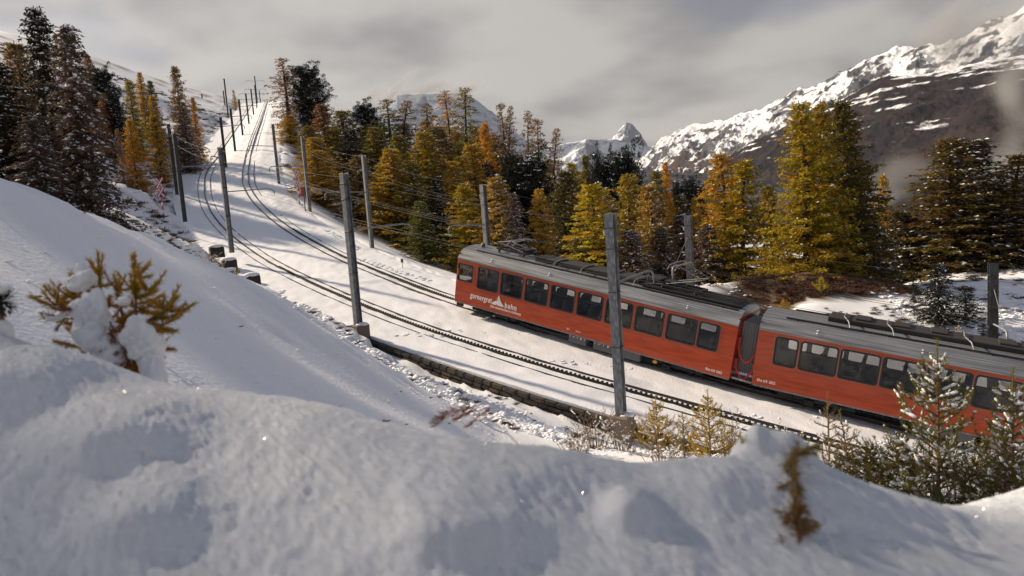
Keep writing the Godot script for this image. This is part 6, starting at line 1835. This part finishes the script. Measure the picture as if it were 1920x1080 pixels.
func make_small_things() -> void:
	var blocks := [[Vector3(-17.6, -0.95, -41.3), Vector3(0.8, 0.34, 0.5), "dark stone block with snow top, uppermost of three at the wall end"], [Vector3(-15.7, -1.65, -38.3), Vector3(0.75, 0.30, 0.5), "dark stone block with snow top, middle one of three at the wall end"], [Vector3(-13.0, -2.35, -34.3), Vector3(0.7, 0.28, 0.5), "dark stone block with snow top, lowest of three at the wall end"], [Vector3(-17.0, 2.55, -62.3), Vector3(1.0, 1.0, 1.6), "dark concrete block under deep snow beside the right crossing sign"],
		[Vector3(-29.1, 3.1, -60.2), Vector3(1.1, 0.45, 0.7), "dark footing block below the left pair of poles"]]
	for b in blocks:
		var t := thing("stone_block", b[2], "stone block", Transform3D(Basis(Vector3.UP, 0.6), b[0]), "stone blocks beside the tracks")
		var sh := Shape.new()
		sh.box(Vector3(0, -0.1, 0), b[1] + Vector3(0, 0.3, 0), Basis.IDENTITY, 0.04)
		part("block", sh.commit(), M.stone_mid, t)
		var cap := Shape.new()
		cap.lump(Vector3(0, b[1].y * 0.5 + 0.06, -0.05), Vector3(b[1].x * 0.56, 0.16 if b[1].y < 0.9 else 0.5, b[1].z * 0.56), n1, 0.3, 10, 18)
		part("snow_cap", cap.commit(true), M.snow, t)
	var y := bed_y(57.6, 6.0)
	var p := on_a(57.6, 6.0)
	var m := thing("marker_post", "tiny marker post on the open snow above the train front", "post", Transform3D(Basis.IDENTITY, Vector3(p.x, y, p.z)))
	var s1 := Shape.new()
	s1.rod(Vector3(0, -0.2, 0), Vector3(0, 0.5, 0), 0.02)
	part("post", s1.commit(true), M.steel_dark, m)
	var s2 := Shape.new()
	s2.box(Vector3(0, 0.45, 0.02), Vector3(0.16, 0.22, 0.02), Basis.IDENTITY, 0.005)
	part("plate", s2.commit(), M.box_grey, m)
	# relay box on the pale pole by the crossing
	p = on_a(76.5, 6.75)
	m = thing("signal_box", "narrow grey and red control box on a post by the right crossing sign", "control box", Transform3D(Basis(Vector3.UP, -0.5), Vector3(p.x, bed_y(76.5, 6.75), p.z)))
	s1 = Shape.new(); s1.rod(Vector3(0, -0.2, 0), Vector3(0, 1.3, 0), 0.05)
	part("post", s1.commit(true), M.steel, m)
	s2 = Shape.new(); s2.box(Vector3(0, 1.6, 0), Vector3(0.34, 0.75, 0.2), Basis.IDENTITY, 0.02)
	part("box", s2.commit(), M.box_grey, m)
	s2 = Shape.new(); s2.box(Vector3(0.05, 1.55, 0.103), Vector3(0.2, 0.5, 0.006))
	part("door", s2.commit(), M.sign_red, m)
	# houses far across the valley
	var hs := [[Vector3(352, 66, -1470), "leftmost pale house of the hamlet across the valley"], [Vector3(375, 67, -1466), "second pale house of the hamlet across the valley"], [Vector3(392, 64, -1462), "middle pale house of the hamlet across the valley"], [Vector3(410, 66, -1466), "fourth pale house of the hamlet across the valley"], [Vector3(428, 63, -1460), "rightmost pale house of the hamlet across the valley"]]
	for h in hs:
		var t := thing("distant_house", h[1], "house", Transform3D(Basis(Vector3.UP, 0.4), h[0]), "houses of the hamlet across the valley")
		var w := Shape.new()
		w.box(Vector3(0, -1, 0), Vector3(8, 8, 6))
		part("wall", w.commit(), M.plaster, t)
		var r := Shape.new()
		var e := [Vector3(-4.6, 2.8, 3.6), Vector3(4.6, 2.8, 3.6), Vector3(4.6, 5.4, 0), Vector3(-4.6, 5.4, 0), Vector3(-4.6, 2.8, -3.6), Vector3(4.6, 2.8, -3.6)]
		r.quad(e[0], e[3], e[2], e[1]); r.quad(e[4], e[5], e[2], e[3]); r.tri(e[0], e[4], e[3]); r.tri(e[1], e[2], e[5])
		part("roof", r.commit(), M.tree_snow, t)

func scatter(called: String, label: String, mesh: Mesh, m: Material, regions: Array, sd: int) -> void:
	rng.seed = sd
	var tr := []
	for r in regions:
		# centre x, centre z, half x, half z, count, size
		for i in r[4]:
			var x: float = r[0] + rng.randf_range(-1, 1) * r[2]
			var z: float = r[1] + rng.randf_range(-1, 1) * r[3]
			var u := grid(gu, x, z)
			if u > -2.9 and u < 7.6 and grid(gs, x, z) > 3.0: continue
			if n2.get_noise_2d(x * 2.5, z * 4.0) < r[6]: continue
			var k: float = r[5] * rng.randf_range(0.45, 1.3)
			tr.append(Transform3D(Basis(Vector3.UP, rng.randf() * TAU) * Basis.from_scale(Vector3(k * rng.randf_range(0.8, 1.6), k * rng.randf_range(0.6, 1.0), k)), Vector3(x, ground(x, z) + r[7], z)))
	var mm := MultiMesh.new()
	mm.transform_format = MultiMesh.TRANSFORM_3D
	mm.mesh = mesh
	mm.instance_count = tr.size()
	for i in tr.size(): mm.set_instance_transform(i, tr[i])
	var o := MultiMeshInstance3D.new()
	o.multimesh = mm
	o.material_override = m
	o.name = numbered(called)
	add_child(o)
	tag(o, label, "ground cover" if not called.contains("snow") else "snow", "", "stuff")

func make_cover() -> void:
	rng.seed = 9
	var tuft := Shape.new()
	for i in 90:
		var d := Vector3(rng.randfn(), absf(rng.randfn()) * 0.8 + 0.15, rng.randfn()).normalized()
		var lum := rng.randf_range(0.35, 1.0)
		tuft.col = Color(lum, lum * rng.randf_range(0.8, 1.0), lum)
		tuft.leaf(Vector3(rng.randf_range(-0.5, 0.5), -0.05, rng.randf_range(-0.5, 0.5)) * 0.7, d * rng.randf_range(0.2, 0.6), d.cross(Vector3(rng.randfn(), rng.randfn(), rng.randfn())).normalized() * 0.028)
	var tm := tuft.commit(false, true)
	var cluster := Shape.new()
	for i in 10:
		cluster.lump(Vector3(rng.randf_range(-0.6, 0.6), rng.randf_range(-0.05, 0.08), rng.randf_range(-0.6, 0.6)), Vector3(1, 0.6, 1) * rng.randf_range(0.10, 0.26), n1, 0.5, 5, 8)
	var cm := cluster.commit(true)
	scatter("heath_cover", "dark heath tufts showing through the snow on the slopes", tm, M.heath, [
		[-55.0, -90.0, 32.0, 48.0, 5200, 0.85, 0.08, 0.0], [-36.0, -62.0, 14.0, 20.0, 1500, 0.75, 0.02, 0.0], [20.0, -34.0, 16.0, 9.0, 2000, 0.34, 0.04, 0.02], [-12.0, -32.0, 9.0, 8.0, 800, 0.28, 0.0, 0.02], [0.0, -19.0, 9.0, 5.0, 420, 0.22, -0.1, 0.02], [-4.0, -10.0, 3.5, 5.0, 9, 0.06, -1.0, 0.02], [-17.0, -39.0, 4.0, 5.0, 160, 0.35, -0.4, 0.03]], 101)
	scatter("moss_cover", "brown heath and fallen needles on the mound under the giant larches", tm, M.heath_red, [[16.6, -36.2, 4.2, 2.3, 1500, 0.40, -1.0, 0.03]], 102)
	scatter("snow_clods", "lumpy snow covered clods on the banks", cm, M.snow, [
		[27.0, -30.0, 9.0, 6.0, 1200, 0.45, -0.3, -0.04], [10.0, -35.5, 3.5, 3.0, 250, 0.3, -0.3, -0.03], [-3.2, -9.0, 3.5, 4.5, 110, 0.07, -0.4, 0.0], [2.0, -17.5, 10.0, 4.0, 900, 0.3, -0.5, -0.02], [-9.0, -28.0, 8.0, 6.0, 500, 0.32, -0.2, -0.03], [-45.0, -75.0, 26.0, 34.0, 1500, 0.7, -0.2, -0.08]], 103)

func make_footprints() -> void:
	rng.seed = 55
	var sh := Shape.new()
	for k in 9:
		var a := TAU * k / 9.0
		sh.lump(Vector3(cos(a) * 0.15, 0.0, sin(a) * 0.11), Vector3(0.06, 0.05, 0.05), n1, 0.6, 4, 6)
	var tr := []
	for t in [[46.5, 0.8, 43.5, 3.0], [47.5, -1.5, 46.0, 0.3], [34.6, -0.2, 31.0, 2.6], [30.2, 0.8, 27.6, 2.7], [41.0, 1.0, 38.0, 2.6], [54.0, 5.6, 61.0, 4.9], [70.0, 6.2, 63.5, 6.0]]:
		var n := int(absf(t[0] - t[2]) / 0.28) + 4
		for i in n:
			var f := float(i) / n
			var s: float = lerpf(t[0], t[2], f) + rng.randf_range(-0.08, 0.08)
			var u: float = lerpf(t[1], t[3], f) + (0.14 if i % 2 else -0.14) + rng.randf_range(-0.06, 0.06)
			tr.append(Transform3D(Basis(Vector3.UP, rng.randf_range(-0.3, 0.3) + 0.9) * Basis.from_scale(Vector3(0.75, rng.randf_range(0.3, 0.6), 0.75)), on_a(s, u) * Vector3(1, 0, 1) + Vector3(0, bed_y(s, u) - 0.005, 0)))
	var mm := MultiMesh.new()
	mm.transform_format = MultiMesh.TRANSFORM_3D
	mm.mesh = sh.commit(true)
	mm.instance_count = tr.size()
	for i in tr.size(): mm.set_instance_transform(i, tr[i])
	var o := MultiMeshInstance3D.new()
	o.multimesh = mm
	o.material_override = M.snow
	o.name = "footprints"
	add_child(o)
	tag(o, "trails of footprints trodden across the snow between the tracks", "footprints", "", "stuff")

func mist(bank: Node3D, at: Vector3, size: Vector3, density: float, turn := 0.0) -> void:
	var f := FogVolume.new()
	f.shape = RenderingServer.FOG_VOLUME_SHAPE_ELLIPSOID
	f.size = size
	var m := FogMaterial.new()
	m.albedo = Color(0.95, 0.95, 0.95)
	m.density = density
	f.material = m
	f.name = "mist_puff"
	f.transform = Transform3D(Basis(Vector3.BACK, turn), at)
	bank.add_child(f, true)

func make_sky() -> ImageTexture:
	var w := 1536
	var h := 768
	var im := Image.create(w, h, false, Image.FORMAT_RGBF)
	var a := FastNoiseLite.new()
	a.seed = 21; a.frequency = 0.55; a.fractal_octaves = 5; a.fractal_gain = 0.5
	var b := FastNoiseLite.new()
	b.seed = 8; b.frequency = 0.33; b.fractal_octaves = 4
	var sun := SUN.normalized()
	for j in h / 2 + 8:
		var el := PI * (0.5 - (j + 0.5) / h)
		var y := sin(el)
		var c := cos(el)
		for i in w:
			var az := TAU * (i + 0.5) / w
			var d := Vector3(sin(az) * c, y, -cos(az) * c)
			var k := 1.0 / (maxf(y, 0.0) + 0.16)
			var p := Vector2(d.x * k, d.z * k)
			var e := a.get_noise_2d(p.x * 1.5 + 3.0, p.y * 1.5)
			var g := b.get_noise_2d(p.x * 1.2 - 7.0, p.y * 1.2 + 2.0)
			var t := clampf(0.55 + e * 1.35 + g * 0.4, 0.0, 1.0)
			t = t * t * (3.0 - 2.0 * t)
			var dark := Color(0.40, 0.395, 0.405)
			var lit := Color(0.74, 0.715, 0.685)
			var col := dark.lerp(lit, t)
			var low := exp(-maxf(y, 0.0) * 6.5)
			col = col.lerp(Color(0.80, 0.75, 0.69), low * (0.55 + 0.45 * t))
			# thin places where the blue above shows through
			var gap := smoothstep(0.16, 0.5, b.get_noise_2d(p.x * 1.7 + 40.0, p.y * 1.7 - 9.0) - e * 0.35) * smoothstep(0.08, 0.3, y) * 0.3
			gap = maxf(gap, smoothstep(-0.45, 0.2, b.get_noise_2d(p.x * 1.7 + 40.0, p.y * 1.7 - 9.0) - e * 0.3) * smoothstep(0.34, 0.6, y))
			col = col.lerp(Color(0.10, 0.20, 0.44), gap)
			var q := maxf(d.dot(sun), 0.0)
			col *= 0.66 + 0.34 * (0.5 + 0.5 * (d.x * sun.x + d.z * sun.z) / (c * Vector2(sun.x, sun.z).length() + 1e-4)) + 0.4 * pow(q, 6.0) + 1.2 * pow(q, 60.0)
			im.set_pixel(i, j, col)
	for j in range(h / 2 + 8, h):
		for i in range(0, w): im.set_pixel(i, j, Color(0.45, 0.44, 0.44))
	return ImageTexture.create_from_image(im)

const SUN := Vector3(-0.722, 0.519, -0.458)

func make_materials() -> void:
	n1.seed = 3; n1.frequency = 0.12; n1.fractal_octaves = 4
	n2.seed = 14; n2.frequency = 0.10; n2.fractal_octaves = 4
	n3.seed = 30; n3.frequency = 1.0; n3.fractal_octaves = 5
	ridged.seed = 6; ridged.frequency = 1.0; ridged.fractal_type = FastNoiseLite.FRACTAL_RIDGED; ridged.fractal_octaves = 6
	var fine := noise_tex(512, 0.03, 5, 2)
	var grain := noise_tex(512, 0.11, 3, 4)
	M.snow = mat(0.84, 0.85, 0.88, 0.75)
	relief(M.snow, fine, 1.0, 0.55)
	M.ground = mat(1, 1, 1, 0.8, 0.0, true)
	relief(M.ground, fine, 1.6, 0.9)
	M.near_snow = mat(0.80, 0.84, 0.91, 0.55)
	relief(M.near_snow, grain, 0.55, 8.0)
	M.lump_snow = mat(0.85, 0.86, 0.89, 0.6)
	relief(M.lump_snow, grain, 0.3, 6.0)
	M.tree_snow = mat(0.80, 0.82, 0.86, 0.8)
	M.mountain = mat(1, 1, 1, 0.95, 0.0, true)
	M.mountain.metallic_specular = 0.08
	M.bark = mat(0.055, 0.04, 0.03, 0.9)
	relief(M.bark, fine, 1.5, 1.2)
	M.twig = mat(0.16, 0.105, 0.055, 0.85)
	M.straw = mat(0.33, 0.22, 0.12, 0.8)
	M.straw_head = mat(0.36, 0.15, 0.07, 0.85, 0.0, true)
	M.heath = mat(0.10, 0.07, 0.045, 0.9, 0.0, true)
	M.heath_red = mat(0.15, 0.075, 0.035, 0.9, 0.0, true)
	M.rail = mat(0.05, 0.042, 0.038, 0.5, 0.6)
	M.rack = mat(0.022, 0.02, 0.02, 0.6, 0.4)
	var streak := noise_tex(256, 0.02, 4, 12, ramp2(Color(0.72, 0.72, 0.72), Color(1, 1, 1)))
	for k in [["steel", 0.27, 0.285, 0.31], ["steel_dark", 0.085, 0.085, 0.09], ["steel_pale", 0.30, 0.305, 0.31], ["galvanised", 0.42, 0.42, 0.42]]:
		var m := mat(k[1], k[2], k[3], 0.55, 0.35)
		m.albedo_texture = streak
		m.uv1_triplanar = true; m.uv1_world_triplanar = true
		m.uv1_scale = Vector3(2.5, 0.5, 2.5)
		M[k[0]] = m
	M.ice = mat(0.95, 0.96, 1.0, 0.22, 1.0)
	M.wire = mat(0.05, 0.042, 0.036, 0.7)
	M.porcelain = mat(0.72, 0.72, 0.70, 0.3)
	M.concrete = mat(0.17, 0.14, 0.115, 0.9)
	relief(M.concrete, fine, 1.0, 1.5)
	M.stone_dark = mat(0.035, 0.03, 0.027, 0.9)
	M.stone_mid = mat(0.042, 0.035, 0.03, 0.9)
	M.stone_warm = mat(0.068, 0.052, 0.04, 0.9)
	for k in ["stone_dark", "stone_mid", "stone_warm"]: relief(M[k], fine, 1.5, 2.0)
	M.sign_red = mat(0.50, 0.03, 0.045, 0.5)
	M.sign_white = mat(0.75, 0.74, 0.74, 0.5)
	var red := mat(0.43, 0.056, 0.010, 0.36)
	red.metallic_specular = 0.4
	red.clearcoat_enabled = true; red.clearcoat = 0.35; red.clearcoat_roughness = 0.12
	var dirt_reflections := noise_tex(512, 0.012, 5, 31, ramp2(Color(0.90, 0.86, 0.86), Color(1, 1, 1), 0.2, 0.65))  # slight dirt plus long streaks of reflection painted into the red
	red.albedo_texture = dirt_reflections
	red.uv1_triplanar = true; red.uv1_scale = Vector3(0.14, 0.9, 0.3)
	red.heightmap_enabled = true; red.heightmap_texture = dirt_reflections; red.heightmap_scale = 0.8
	M.red = red
	M.red_dark = mat(0.28, 0.03, 0.02, 0.4)
	M.white_paint = mat(0.80, 0.78, 0.74, 0.5)
	var roof := mat(0.38, 0.39, 0.40, 0.42, 0.5)
	roof.albedo_texture = streak; roof.uv1_triplanar = true; roof.uv1_scale = Vector3(0.06, 2.5, 2.5)
	M.roof = roof
	M.rubber = mat(0.012, 0.012, 0.014, 0.5)
	M.trim = mat(0.35, 0.14, 0.10, 0.3, 0.3)
	M.lining = mat(0.12, 0.12, 0.125, 0.7)
	M.seat = mat(0.03, 0.03, 0.045, 0.9)
	M.under = mat(0.018, 0.018, 0.02, 0.7, 0.2)
	M.box_grey = mat(0.10, 0.10, 0.11, 0.6)
	M.grille = mat(0.028, 0.025, 0.024, 0.8)
	M.bellows = mat(0.19, 0.20, 0.21, 0.75)
	M.hose = mat(0.60, 0.035, 0.02, 0.5)
	M.amber = mat(0.75, 0.36, 0.03, 0.4)
	M.plaster = mat(0.28, 0.25, 0.22, 0.9)
	var glass := mat(0.02, 0.024, 0.028, 0.06)
	glass.transparency = BaseMaterial3D.TRANSPARENCY_ALPHA
	glass.albedo_color.a = 0.42
	M.glass = glass

func mountains() -> void:
	var right_ridge := [Vector3(537, 219, -3746), Vector3(721, 233, -3646), Vector3(793, 297, -3452), Vector3(875, 328, -3254), Vector3(940, 329, -3053), Vector3(1011, 341, -2853), Vector3(1105, 364, -2655), Vector3(1174, 386, -2456), Vector3(1219, 421, -2359), Vector3(1289, 432, -2260), Vector3(1329, 403, -2106), Vector3(1390, 432, -2008), Vector3(1438, 450, -1910), Vector3(1498, 465, -1760), Vector3(1560, 463, -1559)]
	var right_foot := [Vector3(476, 86, -3027), Vector3(641, 71, -2925), Vector3(716, 53, -2621), Vector3(776, 16, -2215), Vector3(818, -12, -1910), Vector3(863, -33, -1706), Vector3(936, -52, -1604), Vector3(994, -57, -1503), Vector3(1060, -52, -1403), Vector3(1217, -66, -1200)]
	make_mountain("snowy_mountain", "long snowy mountain flank rising to the right", right_ridge, right_foot, 700, 260, 90.0, 420.0, "snowy")
	var brown_ridge := [Vector3(541, 75, -1919), Vector3(644, 131, -1825), Vector3(718, 176, -1729), Vector3(778, 187, -1630), Vector3(804, 213, -1582), Vector3(839, 232, -1534), Vector3(868, 230, -1483), Vector3(904, 223, -1432), Vector3(957, 230, -1383), Vector3(1004, 226, -1332), Vector3(1050, 226, -1232), Vector3(1137, 237, -1132)]
	var brown_foot := [Vector3(351, -23, -1506), Vector3(419, -56, -1201), Vector3(426, -68, -998), Vector3(427, -76, -847), Vector3(435, -77, -746), Vector3(461, -76, -696), Vector3(489, -69, -646), Vector3(512, -64, -597), Vector3(556, -60, -547)]
	make_mountain("brown_mountainside", "dark brown mountainside streaked with snow on the right", brown_ridge, brown_foot, 640, 340, 30.0, 260.0, "brown", 250.0)
	make_mountain("rocky_peak", "steep rocky peak reaching into the cloud", [Vector3(475, 377, -5271), Vector3(680, 395, -5273), Vector3(791, 446, -5178), Vector3(853, 541, -5088), Vector3(890, 575, -5094), Vector3(925, 600, -5094), Vector3(960, 585, -5093), Vector3(1023, 509, -5085), Vector3(1067, 416, -5075), Vector3(1160, 344, -5067), Vector3(1353, 299, -5062)],
		[Vector3(322, 170, -4444), Vector3(583, 147, -4341), Vector3(766, 130, -4239), Vector3(1158, 102, -4236)], 200, 100, 60.0, 300.0, "peak")
	make_mountain("small_peak", "small pointed peak at the left end of the far range", [Vector3(299, 326, -4461), Vector3(411, 359, -4465), Vector3(466, 400, -4369), Vector3(529, 432, -4372), Vector3(573, 392, -4368), Vector3(630, 335, -4362), Vector3(779, 292, -4458)],
		[Vector3(224, 140, -3938), Vector3(710, 106, -3934)], 140, 70, 35.0, 260.0, "peak")
	make_mountain("snow_field", "far white snow field between the peaks", [Vector3(63, 367, -4767), Vector3(363, 448, -4776), Vector3(585, 469, -4778), Vector3(769, 456, -4777), Vector3(1022, 390, -4770), Vector3(1317, 406, -4772)], [Vector3(49, 194, -4548), Vector3(1241, 109, -4538)], 160, 50, 18.0, 500.0, "white")
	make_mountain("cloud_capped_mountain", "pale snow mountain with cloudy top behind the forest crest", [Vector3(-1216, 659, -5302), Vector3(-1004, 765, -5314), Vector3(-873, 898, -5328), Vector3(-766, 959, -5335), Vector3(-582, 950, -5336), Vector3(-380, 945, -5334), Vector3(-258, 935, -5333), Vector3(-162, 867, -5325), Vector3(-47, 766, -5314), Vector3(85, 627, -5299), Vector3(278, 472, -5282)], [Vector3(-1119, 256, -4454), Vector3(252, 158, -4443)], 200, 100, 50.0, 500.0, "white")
	make_mountain("valley_shelf", "grey forested shelf across the valley", [Vector3(193, 91, -1720), Vector3(303, 86, -1669), Vector3(369, 73, -1617), Vector3(453, 59, -1565), Vector3(532, 48, -1514), Vector3(605, 29, -1411), Vector3(630, 3, -1207)], [Vector3(97, -27, -902), Vector3(244, -36, -851), Vector3(416, -47, -800)], 200, 60, 9.0, 120.0, "forest")
